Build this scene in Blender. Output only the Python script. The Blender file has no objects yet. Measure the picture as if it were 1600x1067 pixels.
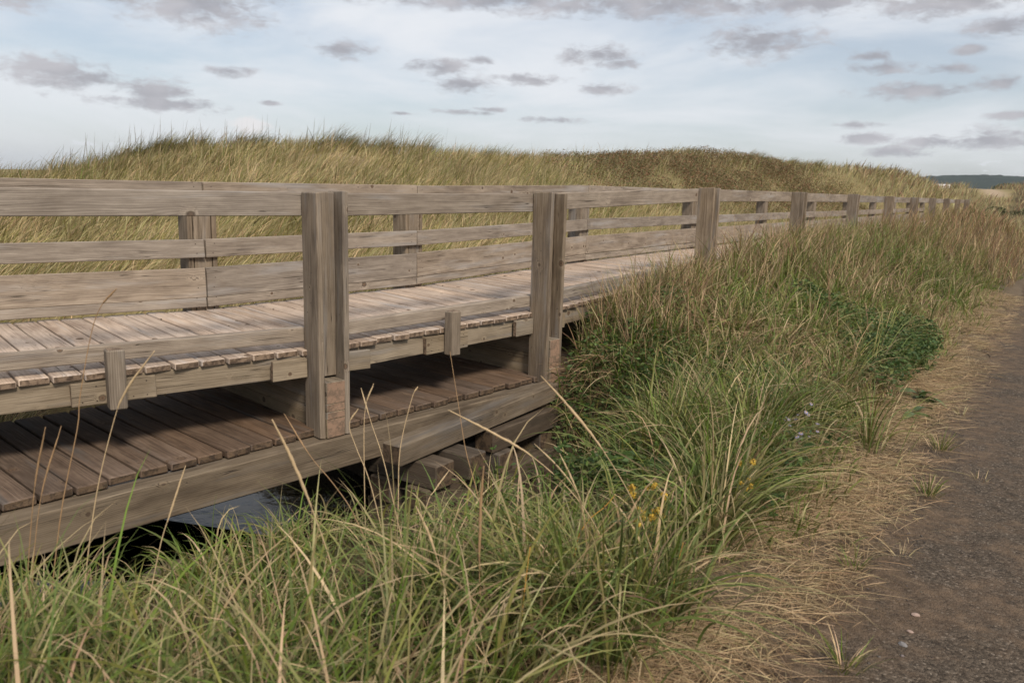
import bpy, math, random
import numpy as np
from mathutils import Vector, Matrix

random.seed(7)
RNG = np.random.default_rng(11)
scn = bpy.context.scene
COL = scn.collection

# ------------------------------------------------------------------ camera
cam_d = bpy.data.cameras.new('camera')
cam = bpy.data.objects.new('camera', cam_d)
COL.objects.link(cam)
scn.camera = cam
EYE = 1.6
cam_d.lens = 28.0
cam_d.sensor_width = 36.0
cam_d.clip_start = 0.05
cam_d.clip_end = 12000
cam.location = (0, 0, EYE)
PITCH = math.atan(236.5 / 1244.0)
cam.rotation_euler = (Matrix.Rotation(math.pi / 2 - PITCH, 3, 'X') @ Matrix.Rotation(math.radians(1.7), 3, 'Z')).to_euler()
cam_d.dof.use_dof = True
cam_d.dof.focus_distance = 6.5
cam_d.dof.aperture_fstop = 4.0

# ------------------------------------------------------------------ node helper
class NT:
    def __init__(s, tree):
        s.t = tree
        tree.nodes.clear()
    def n(s, typ, ins=None, **props):
        nd = s.t.nodes.new(typ)
        for k, v in props.items():
            setattr(nd, k, v)
        for k, v in (ins or {}).items():
            s.set(nd.inputs[k], v)
        return nd
    def set(s, sock, v):
        if isinstance(v, bpy.types.NodeSocket):
            s.t.links.new(v, sock)
        elif isinstance(v, bpy.types.Node):
            s.t.links.new(v.outputs[0], sock)
        else:
            sock.default_value = v
    def m(s, op, a, b=0.0, c=None, clamp=False):
        nd = s.t.nodes.new('ShaderNodeMath')
        nd.operation = op
        nd.use_clamp = clamp
        s.set(nd.inputs[0], a)
        s.set(nd.inputs[1], b)
        if c is not None:
            s.set(nd.inputs[2], c)
        return nd.outputs[0]
    def vm(s, op, a, b):
        nd = s.t.nodes.new('ShaderNodeVectorMath')
        nd.operation = op
        s.set(nd.inputs[0], a)
        s.set(nd.inputs[1], b)
        return nd.outputs['Value'] if op in ('LENGTH', 'DOT_PRODUCT') else nd.outputs[0]
    def sstep(s, v, lo, hi, a=0.0, b=1.0):
        nd = s.t.nodes.new('ShaderNodeMapRange')
        nd.interpolation_type = 'SMOOTHSTEP'
        s.set(nd.inputs[0], v)
        for i, x in zip((1, 2, 3, 4), (lo, hi, a, b)):
            nd.inputs[i].default_value = x
        return nd.outputs[0]
    def mix(s, f, a, b, blend='MIX'):
        nd = s.t.nodes.new('ShaderNodeMix')
        nd.data_type = 'RGBA'
        nd.blend_type = blend
        s.set(nd.inputs[0], f)
        s.set(nd.inputs[6], a if not isinstance(a, tuple) else (*a, 1))
        s.set(nd.inputs[7], b if not isinstance(b, tuple) else (*b, 1))
        return nd.outputs[2]
    def noise(s, vec, scale=1.0, detail=4.0, rough=0.55, dist=0.0):
        nd = s.t.nodes.new('ShaderNodeTexNoise')
        s.set(nd.inputs['Vector'], vec)
        nd.inputs['Scale'].default_value = scale
        nd.inputs['Detail'].default_value = detail
        nd.inputs['Roughness'].default_value = rough
        nd.inputs['Distortion'].default_value = dist
        return nd.outputs[0]
    def ramp(s, f, stops):
        nd = s.t.nodes.new('ShaderNodeValToRGB')
        s.set(nd.inputs[0], f)
        el = nd.color_ramp.elements
        while len(el) < len(stops):
            el.new(0.5)
        for e, (p, c) in zip(el, stops):
            e.position = p
            e.color = (*c, 1)
        return nd.outputs[0]

# ------------------------------------------------------------------ world: Nishita sky under a thin veil with grey fair-weather clouds
SUN_AZ, SUN_EL = math.radians(154), math.radians(44)      # azimuth clockwise from +Y
world = bpy.data.worlds.new('World')
scn.world = world
world.use_nodes = True
W = NT(world.node_tree)
sky = W.n('ShaderNodeTexSky', sky_type='NISHITA', sun_disc=False, sun_elevation=SUN_EL, sun_rotation=SUN_AZ,
          altitude=5.0, air_density=1.0, dust_density=1.5, ozone_density=1.2)
tc = W.n('ShaderNodeTexCoord')
sep = W.n('ShaderNodeSeparateXYZ', {0: tc.outputs['Generated']})
az = W.m('ARCTAN2', sep.outputs[0], sep.outputs[1])
el = W.m('ARCSINE', sep.outputs[2])
# (azimuth, elevation, half width, half height) of each cloud, radians
CLOUDS = [(-0.20,0.222,0.11,0.014),(0.33,0.212,0.10,0.012),(-0.56,0.190,0.07,0.022),(-0.366,0.192,0.085,0.026),(-0.449,0.190,0.048,0.012),(-0.042,0.216,0.153,0.013),(0.146,0.213,0.197,0.015),(0.465,0.203,0.079,0.013),(0.520,0.178,0.038,0.011),(-0.505,0.105,0.064,0.016),(-0.416,0.095,0.049,0.012),(-0.407,0.083,0.067,0.009),(-0.332,0.122,0.027,0.006),(-0.210,0.153,0.035,0.010),(-0.094,0.140,0.042,0.010),(-0.069,0.121,0.040,0.010),(-0.048,0.150,0.018,0.005),(0.010,0.130,0.040,0.007),(0.089,0.159,0.044,0.012),(0.116,0.149,0.025,0.006),(0.102,0.122,0.033,0.007),(0.277,0.172,0.062,0.017),(0.396,0.155,0.028,0.007),(0.409,0.143,0.038,0.007),(0.444,0.117,0.054,0.009),(0.472,0.139,0.028,0.006),(0.494,0.157,0.019,0.005),(0.521,0.123,0.029,0.007),(0.390,0.082,0.023,0.004),(0.398,0.067,0.028,0.007),(0.432,0.054,0.034,0.007),(0.469,0.064,0.040,0.007),(0.523,0.067,0.048,0.010),(0.537,0.091,0.023,0.004),(-0.294,0.090,0.011,0.003),(-0.032,0.094,0.021,0.003),(-0.139,0.086,0.014,0.002),(0.039,0.084,0.032,0.004),(-0.062,0.090,0.032,0.003)]
ae = W.n('ShaderNodeCombineXYZ', {0: az, 1: el, 2: 0.0})
best = None
for (a, e, w, h) in CLOUDS:
    d = W.vm('LENGTH', W.vm('MULTIPLY', W.vm('SUBTRACT', ae.outputs[0], (a, e, 0)), (1 / (w * 1.15), 1 / (h * 1.25), 0)), (0, 0, 0))
    v = W.m('SUBTRACT', 1.0, d)
    best = v if best is None else W.m('MAXIMUM', best, v)
cn = W.noise(W.vm('MULTIPLY', ae.outputs[0], (1.0, 2.2, 1.0)), 42.0, 6.0, 0.62, 0.3)
cn2 = W.noise(W.vm('MULTIPLY', ae.outputs[0], (1.0, 2.4, 1.0)), 16.0, 3.0, 0.5)
edge = W.m('ADD', W.m('MULTIPLY', W.m('SUBTRACT', cn, 0.5), 2.1), W.m('MULTIPLY', W.m('SUBTRACT', cn2, 0.5), 1.3))
dens = W.sstep(W.m('ADD', best, edge), -0.10, 0.85)
# broken cloud deck over the rest of the sky (overhead, beside and behind the viewer)
zz = W.m('ADD', W.m('MAXIMUM', sep.outputs[2], 0.0), 0.12)
pl = W.n('ShaderNodeCombineXYZ', {0: W.m('DIVIDE', sep.outputs[0], zz), 1: W.m('DIVIDE', sep.outputs[1], zz), 2: 0.0})
deck = W.sstep(W.noise(pl.outputs[0], 0.9, 6.0, 0.6, 0.2), 0.5, 0.66)
outside = W.m('MAXIMUM', W.sstep(el, 0.20, 0.30), W.sstep(W.m('ABSOLUTE', az), 0.60, 0.72))
dens = W.m('MAXIMUM', dens, W.m('MULTIPLY', deck, outside))
# bright streaky veil
vn = W.noise(W.vm('MULTIPLY', ae.outputs[0], (1.6, 7.0, 1.0)), 1.5, 5.0, 0.55, 0.4)
veil = W.m('ADD', W.sstep(vn, 0.30, 0.64, 0.36, 0.95), 0.0)
veil = W.m('MULTIPLY', veil, W.sstep(el, -0.02, 0.16, 0.78, 1.0))
low = W.m('MULTIPLY', W.sstep(W.noise(W.vm('MULTIPLY', ae.outputs[0], (1.0, 4.5, 1.0)), 22.0, 5.0, 0.6), 0.5, 0.66), W.sstep(el, 0.085, 0.035))
veil = W.m('MAXIMUM', veil, W.m('MULTIPLY', low, 0.85))
skyc = W.mix(1.0, sky.outputs[0], (0.105, 0.105, 0.105), 'MULTIPLY')
c1 = W.mix(veil, skyc, (0.83, 0.85, 0.885))
ctex = W.sstep(cn2, 0.35, 0.7)
cgrey = W.mix(ctex, (0.34, 0.335, 0.37), (0.50, 0.485, 0.515))
c2 = W.mix(W.m('MULTIPLY', dens, 0.86), c1, cgrey)
# one small sunlit cumulus above the dune
wd = W.vm('LENGTH', W.vm('MULTIPLY', W.vm('SUBTRACT', ae.outputs[0], (-0.316, 0.063, 0)), (1 / 0.030, 1 / 0.013, 0)), (0, 0, 0))
wc = W.sstep(W.m('ADD', W.m('SUBTRACT', 1.0, wd), W.m('MULTIPLY', edge, 0.6)), 0.0, 0.6)
c3 = W.mix(W.m('MULTIPLY', wc, 0.8), c2, (0.86, 0.83, 0.83))
bg = W.n('ShaderNodeBackground', {0: c3, 1: 1.12})
wo = W.n('ShaderNodeOutputWorld', {0: bg})

# ------------------------------------------------------------------ sun, behind thin cloud
sun_d = bpy.data.lights.new('sun', 'SUN')
sun_d.energy = 3.9
sun_d.angle = math.radians(11)
sun_d.color = (1.0, 0.89, 0.75)
sun = bpy.data.objects.new('sun', sun_d)
COL.objects.link(sun)
sv = Vector((math.sin(SUN_AZ) * math.cos(SUN_EL), math.cos(SUN_AZ) * math.cos(SUN_EL), math.sin(SUN_EL)))
sun.rotation_euler = sv.to_track_quat('Z', 'Y').to_euler()
sun.location = sv * 50

scn.view_settings.view_transform = 'Standard'
scn.view_settings.look = 'None'
scn.view_settings.exposure = -0.10
scn.view_settings.gamma = 1.0
scn.view_settings.use_curve_mapping = False
scn.render.engine = 'CYCLES'
scn.cycles.max_bounces = 5
scn.cycles.diffuse_bounces = 3
scn.cycles.glossy_bounces = 2
scn.cycles.transmission_bounces = 3

# ------------------------------------------------------------------ tagging
def tag(o, label=None, cat=None, group=None, kind=None):
    if label: o['label'] = label
    if cat: o['category'] = cat
    if group: o['group'] = group
    if kind: o['kind'] = kind
    return o

def empty(name, loc, label, cat, group=None):
    o = bpy.data.objects.new(name, None)
    o.empty_display_size = 0.1
    o.location = loc
    COL.objects.link(o)
    return tag(o, label, cat, group)

def link(name, me, mats=None, parent=None, M=None):
    o = bpy.data.objects.new(name, me)
    COL.objects.link(o)
    for m in (mats or []):
        me.materials.append(m)
    M = M or Matrix.Identity(4)
    if parent is not None:
        o.parent = parent
        o.matrix_local = Matrix.Translation(-parent.location) @ M if parent.type == 'EMPTY' else M
    else:
        o.matrix_world = M
    return o

#TERRAIN-BEGIN
# ------------------------------------------------------------------ plan of the place
def vnoise(x, y, seed=0):
    xi = np.floor(x).astype(np.int64); yi = np.floor(y).astype(np.int64)
    fx = x - xi; fy = y - yi
    fx = fx * fx * (3 - 2 * fx); fy = fy * fy * (3 - 2 * fy)
    def hsh(a, b):
        n = (a * 374761393 + b * 668265263 + seed * 974634777) & 0x7fffffff
        n = ((n ^ (n >> 13)) * 1274126177) & 0x7fffffff
        return ((n ^ (n >> 16)) & 0xffff) / 65535.0
    return (hsh(xi, yi) * (1 - fx) + hsh(xi + 1, yi) * fx) * (1 - fy) + (hsh(xi, yi + 1) * (1 - fx) + hsh(xi + 1, yi + 1) * fx) * fy

def fbm(x, y, seed=0, oct=4):
    s = 0; a = 0.5; f = 1.0
    for i in range(oct):
        s = s + a * vnoise(x * f + 17.3 * i, y * f - 9.1 * i, seed + i); a *= 0.5; f *= 2.03
    return s / (1 - 0.5 ** oct)

def sm(x, a, b):
    t = np.clip((x - a) / (b - a), 0, 1)
    return t * t * (3 - 2 * t)

def polyd(x, y, pts):
    """distance to a polyline, signed side (+ right of travel), arc length and z at foot"""
    pts = np.array(pts, float)
    best = np.full(np.shape(x), 1e9); side = np.zeros(np.shape(x)); arc = np.zeros(np.shape(x)); zz = np.zeros(np.shape(x))
    acc = 0.0
    for i in range(len(pts) - 1):
        p, q = pts[i], pts[i + 1]
        dx, dy = q[0] - p[0], q[1] - p[1]
        L = math.hypot(dx, dy)
        t = np.clip(((x - p[0]) * dx + (y - p[1]) * dy) / (L * L), 0, 1)
        ex, ey = x - (p[0] + t * dx), y - (p[1] + t * dy)
        d = np.hypot(ex, ey)
        m = d < best
        best = np.where(m, d, best)
        side = np.where(m, np.sign(dy * ex - dx * ey), side)
        arc = np.where(m, acc + t * L, arc)
        if len(p) > 2:
            zz = np.where(m, p[2] + t * (q[2] - p[2]), zz)
        acc += L
    return best, side, arc, zz

# near edge of the boardwalk (x, y, deck height); posts stand at A..K
NEAR = [(-6.2, 1.2, .57), (-3.13, 3.5, .575), (-1.225, 4.942, .594), (.187, 6.547, .625), (2.08, 9.17, .722)]
for k, dk in enumerate((3.85, 7.85, 11.9, 16.0, 20.0, 24.0, 28.0, 32.0), 1):
    NEAR.append((2.08 + .553 * dk, 9.17 + .833 * dk, .73 + .009 * k))
BW = 1.53
PATHE = [(-2.2, -3.0), (-.45, .3), (.15, 1.45), (.76, 2.42), (1.27, 3.07), (2.18, 4.33), (2.84, 5.36), (4.05, 7.0), (5.45, 9.03), (9.67, 15.05), (16.5, 25.0), (30.0, 45.0)]
RIDGE = [(-32,14,.5),(-17.6,20.0,0.72),(-15.9,21.0,0.88),(-14.0,22.0,1.20),(-12.8,23.0,1.54),(-11.5,24.0,1.95),(-10.5,25.0,2.29),(-9.2,25.5,2.32),(-7.3,26.0,2.54),(-6.0,26.5,2.59),(-5.3,27.0,2.39),(-4.1,28.0,2.64),(-2.5,29.0,2.55),(-0.2,31.0,2.58),(2.4,33.0,2.67),(5.2,35.0,2.97),(7.8,37.0,3.28),(10.4,39.0,3.22),(14.9,43.0,3.14),(20.4,48.0,3.08),(25.5,53.6,3.02),(27.4,57.0,2.45),(28.8,60.0,1.2)]
CHAN = [(-9, 2.2), (-4.2, 3.35), (-2.3, 3.95), (-1.35, 4.85), (-1.9, 5.5), (-3.1, 6.7), (-4.2, 8.0)]
RLEN = sum(math.hypot(q[0] - p[0], q[1] - p[1]) for p, q in zip(RIDGE, RIDGE[1:]))
RIDGE2 = [(46, 82, 3.1), (58, 84, 3.4), (75, 80, 3.3), (95, 72, 3.2)]
WATER_Z = -.68

def bridge_t(x, y):
    d, s, a, z = polyd(x, y, NEAR)
    return d * s, a, z

def terrain(x, y):
    x = np.asarray(x, float); y = np.asarray(y, float)
    t, arc, dz = bridge_t(x, y)
    dp, sp, ap, _ = polyd(x, y, PATHE)
    tp = -dp * sp                                    # + on the grass side of the path edge
    sB = (x - .15) * .553 + (y - 6.5) * .833         # metres beyond post B along the boardwalk
    Hb = np.interp(sB, [-6, -2.5, -1, 0, .8, 2, 4, 8, 30], [-.35, -.3, -.25, -.05, .30, .52, .70, .76, .95])
    u = np.clip(tp, 0, None) / (np.clip(t, 0, None) + np.clip(tp, 0, None) + 1e-6)
    bank = Hb * sm(u, .05, .95) + .06 * sm(tp, 0, .5)
    under = np.interp(sB, [-6, -1, 0, 2, 4, 30], [-.3, -.35, -.1, .2, .38, .5])
    farf = np.interp(sB, [-10, 0, 5, 30, 60], [.15, .25, .4, .6, .7])
    w_near = np.where(sB > .6, sm(t, -.12, .22), sm(t, -.25, .55))
    w_far = sm(-t, BW - .1, BW + 1.0)
    h = under * (1 - w_near) * (1 - w_far) + bank * w_near + farf * w_far
    h = np.where(tp < 0, 0.0 + .0 * h, h)
    # land rises gently into the distance
    r = np.hypot(x, y)
    h = h + 1.7 * sm(r, 70, 97) * sm(sB, 10, 50)
    # dune ridge
    d, s, a, z = polyd(x, y, RIDGE)
    tb = np.maximum(-t - BW, 0)
    front = s > 0
    fin = 1 - .93 * sm(a, RLEN - 14, RLEN)
    Wd = np.where(front, np.minimum(np.maximum(.78 * (tb + d), 2.5), np.interp(a, [0, 50, 56, 63, 71, RLEN], [30, 30, 16, 8, 4.0, 1.5])), 11.0 * fin)
    prof = 1 - sm(d / Wd, 0, 1)
    prof = np.where(front, prof ** .85, prof)
    hump = .30 * (fbm(x * .35, y * .35, 3, 3) - .5) + .55 * (fbm(x * .16, y * .16, 5, 2) - .5) * sm(d, 0.6, 4)
    dune = farf + (z - farf) * prof + hump * sm(tb, 1.5, 6) * sm(prof, .02, .25)
    h = np.where(tb > .4, np.maximum(h, dune * sm(tb, .4, 2.0) + h * (1 - sm(tb, .4, 2.0))), h)
    d, s, a, z = polyd(x, y, RIDGE2)
    h = np.maximum(h, z * (1 - sm(d, 0, 20)) + .9 * (fbm(x * .12, y * .12, 9, 3) - .5) * (1 - sm(d, 8, 26)))
    # roughness
    h = h + .07 * (fbm(x * 1.6, y * 1.6, 21, 3) - .5) * sm(tp, .1, .7)
    h = h + .012 * (fbm(x * 3.5, y * 3.5, 23, 3) - .5)
    # stream bed
    dc, _, _, _ = polyd(x, y, CHAN)
    dc = dc + .35 * (fbm(x * 1.1, y * 1.1, 31, 3) - .5)
    k = 1 - sm(dc, .62, 1.55)
    h = h * (1 - k) + (-1.0) * k
    dc, _, _, _ = polyd(x, y, [(-.7, 4.55), (-.1, 4.95), (.38, 5.5)])
    k = 1 - sm(dc, .30, .95)
    h = h * (1 - k) + np.minimum(h, -.80) * k
    # out towards the horizon the land is flat
    h = h * (1 - sm(r, 140, 400)) + .9 * sm(r, 140, 400)
    return h
#TERRAIN-END

A0 = Vector((-1.29, 4.88, 0))

# ------------------------------------------------------------------ materials
def new_mat(name):
    m = bpy.data.materials.new(name)
    m.use_nodes = True
    return m, NT(m.node_tree)

def wood(name, dark, mid, light, knots=0.55, stain=(.10, .075, .055), stain_amt=.35, rough=.85, ringw=.35):
    m, t = new_mat(name)
    tc = t.n('ShaderNodeTexCoord')
    oi = t.n('ShaderNodeObjectInfo')
    off = t.n('ShaderNodeCombineXYZ', {0: t.m('MULTIPLY', oi.outputs['Random'], 91.0), 1: t.m('MULTIPLY', oi.outputs['Random'], 37.0), 2: t.m('MULTIPLY', oi.outputs['Random'], 53.0)})
    co = t.vm('ADD', tc.outputs['Object'], off.outputs[0])
    # knots
    kv = t.n('ShaderNodeTexVoronoi', {'Vector': t.vm('MULTIPLY', co, (5.4, 6.2, 6.2)), 'Scale': 1.0, 'Randomness': 1.0})
    kc = t.n('ShaderNodeSeparateXYZ', {0: kv.outputs['Color']})
    kd = t.m('MULTIPLY', kv.outputs['Distance'], t.m('ADD', .72, t.m('MULTIPLY', kc.outputs[1], 1.5)))
    kd = t.m('ADD', kd, t.m('MULTIPLY', t.m('SUBTRACT', t.noise(t.vm('MULTIPLY', co, (30, 60, 60)), 1.0, 2, .5), .5), .05))
    has = t.sstep(kc.outputs[0], 1 - knots, 1 - knots + .02)
    halo = t.m('MULTIPLY', t.sstep(kd, .34, .05), has)
    core = t.m('MULTIPLY', t.sstep(kd, .15, .12), has)
    inner = t.m('MULTIPLY', t.sstep(kd, .115, .08), has)
    heart = t.m('MULTIPLY', t.sstep(kd, .06, .02), has)
    # grain bends round the knots
    bend = t.n('ShaderNodeCombineXYZ', {0: 0.0, 1: t.m('MULTIPLY', halo, .03), 2: t.m('MULTIPLY', halo, .03)})
    gco = t.vm('ADD', co, bend.outputs[0])
    g1 = t.noise(t.vm('MULTIPLY', gco, (2.0, 20, 20)), 1.0, 6, .62, .4)
    mot = t.noise(t.vm('MULTIPLY', co, (5.0, 13, 13)), 1.0, 5, .62, .5)
    g2 = t.noise(t.vm('MULTIPLY', gco, (3.0, 170, 170)), 1.0, 3, .6)
    wob = t.noise(t.vm('MULTIPLY', gco, (.9, 5, 5)), 1.0, 3, .5)
    sp = t.n('ShaderNodeSeparateXYZ', {0: tc.outputs['Object']})
    rr = t.m('ADD', t.m('SQRT', t.m('ADD', t.m('POWER', t.m('ADD', sp.outputs[1], .05), 2.0), t.m('POWER', t.m('ADD', sp.outputs[2], .09), 2.0))), t.m('MULTIPLY', wob, .085))
    ring = t.m('ADD', t.m('MULTIPLY', t.m('SINE', t.m('MULTIPLY', rr, 620.0)), .5), .5)
    v = t.m('ADD', t.m('ADD', t.m('MULTIPLY', g1, .40), t.m('MULTIPLY', mot, .28)), t.m('ADD', t.m('MULTIPLY', g2, .25), t.m('MULTIPLY', t.m('SUBTRACT', ring, .5), ringw * .26)))
    base = t.ramp(v, [(.31, dark), (.47, mid), (.63, light)])
    # board-to-board differences
    hv = t.n('ShaderNodeHueSaturation', {'Hue': .5, 'Saturation': t.m('ADD', .72, t.m('MULTIPLY', oi.outputs['Random'], .22)), 'Value': t.m('ADD', .86, t.m('MULTIPLY', t.m('FRACT', t.m('MULTIPLY', oi.outputs['Random'], 7.31)), .28)), 'Color': base})
    st = t.sstep(t.noise(t.vm('MULTIPLY', co, (1.6, 5, 5)), 1.0, 5, .62, .3), .50, .72)
    c = t.mix(t.m('MULTIPLY', st, stain_amt), hv.outputs[0], stain)
    gw = t.sstep(t.noise(t.vm('MULTIPLY', co, (.9, 9, 9)), 1.0, 4, .6), .52, .70)
    c = t.mix(t.m('MULTIPLY', gw, .50), c, tuple(min(1, x * 1.25) for x in (light[2] * 1.12, light[2] * 1.08, light[2] * 1.06)))
    crack = t.sstep(t.m('ABSOLUTE', t.m('SUBTRACT', t.noise(t.vm('MULTIPLY', gco, (.55, 34, 34)), 1.0, 2, .5), .5)), .010, .0)
    crack = t.m('MULTIPLY', crack, t.sstep(t.noise(t.vm('MULTIPLY', co, (1.3, 6, 6)), 1.0, 2, .5), .46, .56))
    c = t.mix(t.m('MULTIPLY', halo, .30), c, tuple(x * 1.12 for x in light))
    c = t.mix(t.m('MULTIPLY', core, .80), c, (.062, .042, .030))
    c = t.mix(t.m('MULTIPLY', inner, .8), c, (.150, .098, .064))
    c = t.mix(t.m('MULTIPLY', heart, .7), c, (.045, .027, .018))
    c = t.mix(t.m('MULTIPLY', crack, .85), c, (.035, .026, .020))
    hgt = t.m('SUBTRACT', t.m('ADD', t.m('MULTIPLY', g1, .5), t.m('MULTIPLY', g2, .5)), t.m('ADD', t.m('MULTIPLY', crack, 1.5), t.m('MULTIPLY', core, .3)))
    bump = t.n('ShaderNodeBump', {'Strength': .55, 'Distance': .004, 'Height': hgt})
    b = t.n('ShaderNodeBsdfPrincipled', {'Base Color': c, 'Roughness': rough, 'Specular IOR Level': .25, 'Normal': bump.outputs[0]})
    t.n('ShaderNodeOutputMaterial', {0: b})
    return m

WD_RAIL = wood('weathered_rail_wood', (0.134,0.101,0.076), (0.249,0.197,0.147), (0.384,0.316,0.246), 0.85)
WD_POST = wood('weathered_post_wood', (0.106,0.077,0.050), (0.202,0.151,0.100), (0.303,0.238,0.169), 0.75, stain=(.085, .07, .065), stain_amt=.5)
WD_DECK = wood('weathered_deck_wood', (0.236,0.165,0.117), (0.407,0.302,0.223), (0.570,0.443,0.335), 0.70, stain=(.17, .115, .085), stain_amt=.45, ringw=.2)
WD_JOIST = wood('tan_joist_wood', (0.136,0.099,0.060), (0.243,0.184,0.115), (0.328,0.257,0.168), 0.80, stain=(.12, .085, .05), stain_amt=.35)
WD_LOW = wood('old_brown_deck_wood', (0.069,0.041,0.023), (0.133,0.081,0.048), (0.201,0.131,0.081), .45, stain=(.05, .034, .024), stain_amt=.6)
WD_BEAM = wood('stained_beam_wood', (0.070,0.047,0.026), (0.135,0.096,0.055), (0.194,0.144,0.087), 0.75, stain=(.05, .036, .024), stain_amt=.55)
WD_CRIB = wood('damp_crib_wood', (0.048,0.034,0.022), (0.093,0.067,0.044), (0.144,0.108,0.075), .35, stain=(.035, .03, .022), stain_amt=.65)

def endgrain(name, c0, c1, blot):
    m, t = new_mat(name)
    tc = t.n('ShaderNodeTexCoord')
    oi = t.n('ShaderNodeObjectInfo')
    sp = t.n('ShaderNodeSeparateXYZ', {0: tc.outputs['Object']})
    wob = t.noise(tc.outputs['Object'], 30.0, 4, .6)
    rr = t.m('ADD', t.m('SQRT', t.m('ADD', t.m('POWER', t.m('ADD', sp.outputs[1], .06), 2.0), t.m('POWER', t.m('ADD', sp.outputs[2], .10), 2.0))), t.m('MULTIPLY', wob, .012))
    ring = t.m('ADD', t.m('MULTIPLY', t.m('SINE', t.m('MULTIPLY', rr, 900.0)), .5), .5)
    co = t.vm('ADD', tc.outputs['Object'], t.n('ShaderNodeCombineXYZ', {0: t.m('MULTIPLY', oi.outputs['Random'], 91.0), 1: 0.0, 2: 0.0}).outputs[0])
    bl = t.sstep(t.noise(co, 26.0, 4, .65), .42, .62)
    c = t.mix(t.m('MULTIPLY', ring, .5), c0, c1)
    c = t.mix(t.m('MULTIPLY', bl, .8), c, blot)
    bump = t.n('ShaderNodeBump', {'Strength': .4, 'Distance': .003, 'Height': t.m('ADD', ring, bl)})
    b = t.n('ShaderNodeBsdfPrincipled', {'Base Color': c, 'Roughness': .9, 'Specular IOR Level': .2, 'Normal': bump.outputs[0]})
    t.n('ShaderNodeOutputMaterial', {0: b})
    return m
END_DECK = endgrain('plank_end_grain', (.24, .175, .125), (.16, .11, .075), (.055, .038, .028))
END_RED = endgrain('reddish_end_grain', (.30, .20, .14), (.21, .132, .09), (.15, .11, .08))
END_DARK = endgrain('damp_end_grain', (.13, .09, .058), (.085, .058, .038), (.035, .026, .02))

def plain(name, col, rough=.7, metal=0.0, nscale=40.0, var=.35):
    m, t = new_mat(name)
    tc = t.n('ShaderNodeTexCoord')
    nz = t.noise(tc.outputs['Object'], nscale, 4, .6)
    c = t.mix(nz, tuple(x * (1 - var) for x in col), tuple(min(1, x * (1 + var)) for x in col))
    b = t.n('ShaderNodeBsdfPrincipled', {'Base Color': c, 'Roughness': rough, 'Metallic': metal, 'Specular IOR Level': .3})
    t.n('ShaderNodeOutputMaterial', {0: b})
    return m
NAIL = plain('rusty_nail', (.055, .038, .03), .6, .3)

def veg(name, trans=.28, rough=.55, spec=.25, val=1.0):
    m, t = new_mat(name)
    at = t.n('ShaderNodeAttribute', attribute_name='col')
    c = at.outputs['Color']
    b = t.n('ShaderNodeBsdfPrincipled', {'Base Color': c, 'Roughness': rough, 'Specular IOR Level': spec})
    tr = t.n('ShaderNodeBsdfTranslucent', {'Color': c})
    mx = t.n('ShaderNodeMixShader', {0: trans, 1: b, 2: tr})
    t.n('ShaderNodeOutputMaterial', {0: mx})
    return m
VEG = veg('grass_blade', .20)
VEGDRY = veg('dry_grass', .2, .75, .15)

def leafmat(name, c0, c1, trans=.25):
    m, t = new_mat(name)
    oi = t.n('ShaderNodeObjectInfo')
    tc = t.n('ShaderNodeTexCoord')
    nz = t.noise(tc.outputs['Object'], 55.0, 4, .6)
    f = t.m('ADD', t.m('MULTIPLY', oi.outputs['Random'], .65), t.m('MULTIPLY', nz, .4))
    c = t.mix(f, c0, c1)
    b = t.n('ShaderNodeBsdfPrincipled', {'Base Color': c, 'Roughness': .45, 'Specular IOR Level': .35})
    tr = t.n('ShaderNodeBsdfTranslucent', {'Color': c})
    mx = t.n('ShaderNodeMixShader', {0: trans, 1: b, 2: tr})
    t.n('ShaderNodeOutputMaterial', {0: mx})
    return m
LEAF = leafmat('green_leaf', (.045, .085, .022), (.12, .165, .045))
LEAFDK = leafmat('dark_leaf', (.03, .06, .02), (.075, .115, .035))
PURPLE = leafmat('lilac_petal', (.30, .27, .46), (.45, .42, .60))
YELLOW = leafmat('yellow_petal', (.48, .29, .03), (.66, .46, .08))
WHITEP = leafmat('white_petal', (.6, .58, .62), (.75, .73, .75))
STEMG = plain('green_stem', (.10, .12, .045), .6)
STRAWM = plain('straw_stalk', (.46, .34, .20), .7, 0, 60, .3)
STALKB = plain('brown_stalk', (.30, .19, .10), .7, 0, 60, .3)
STALKO = plain('orange_blade', (.50, .25, .05), .7, 0, 60, .3)

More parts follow.
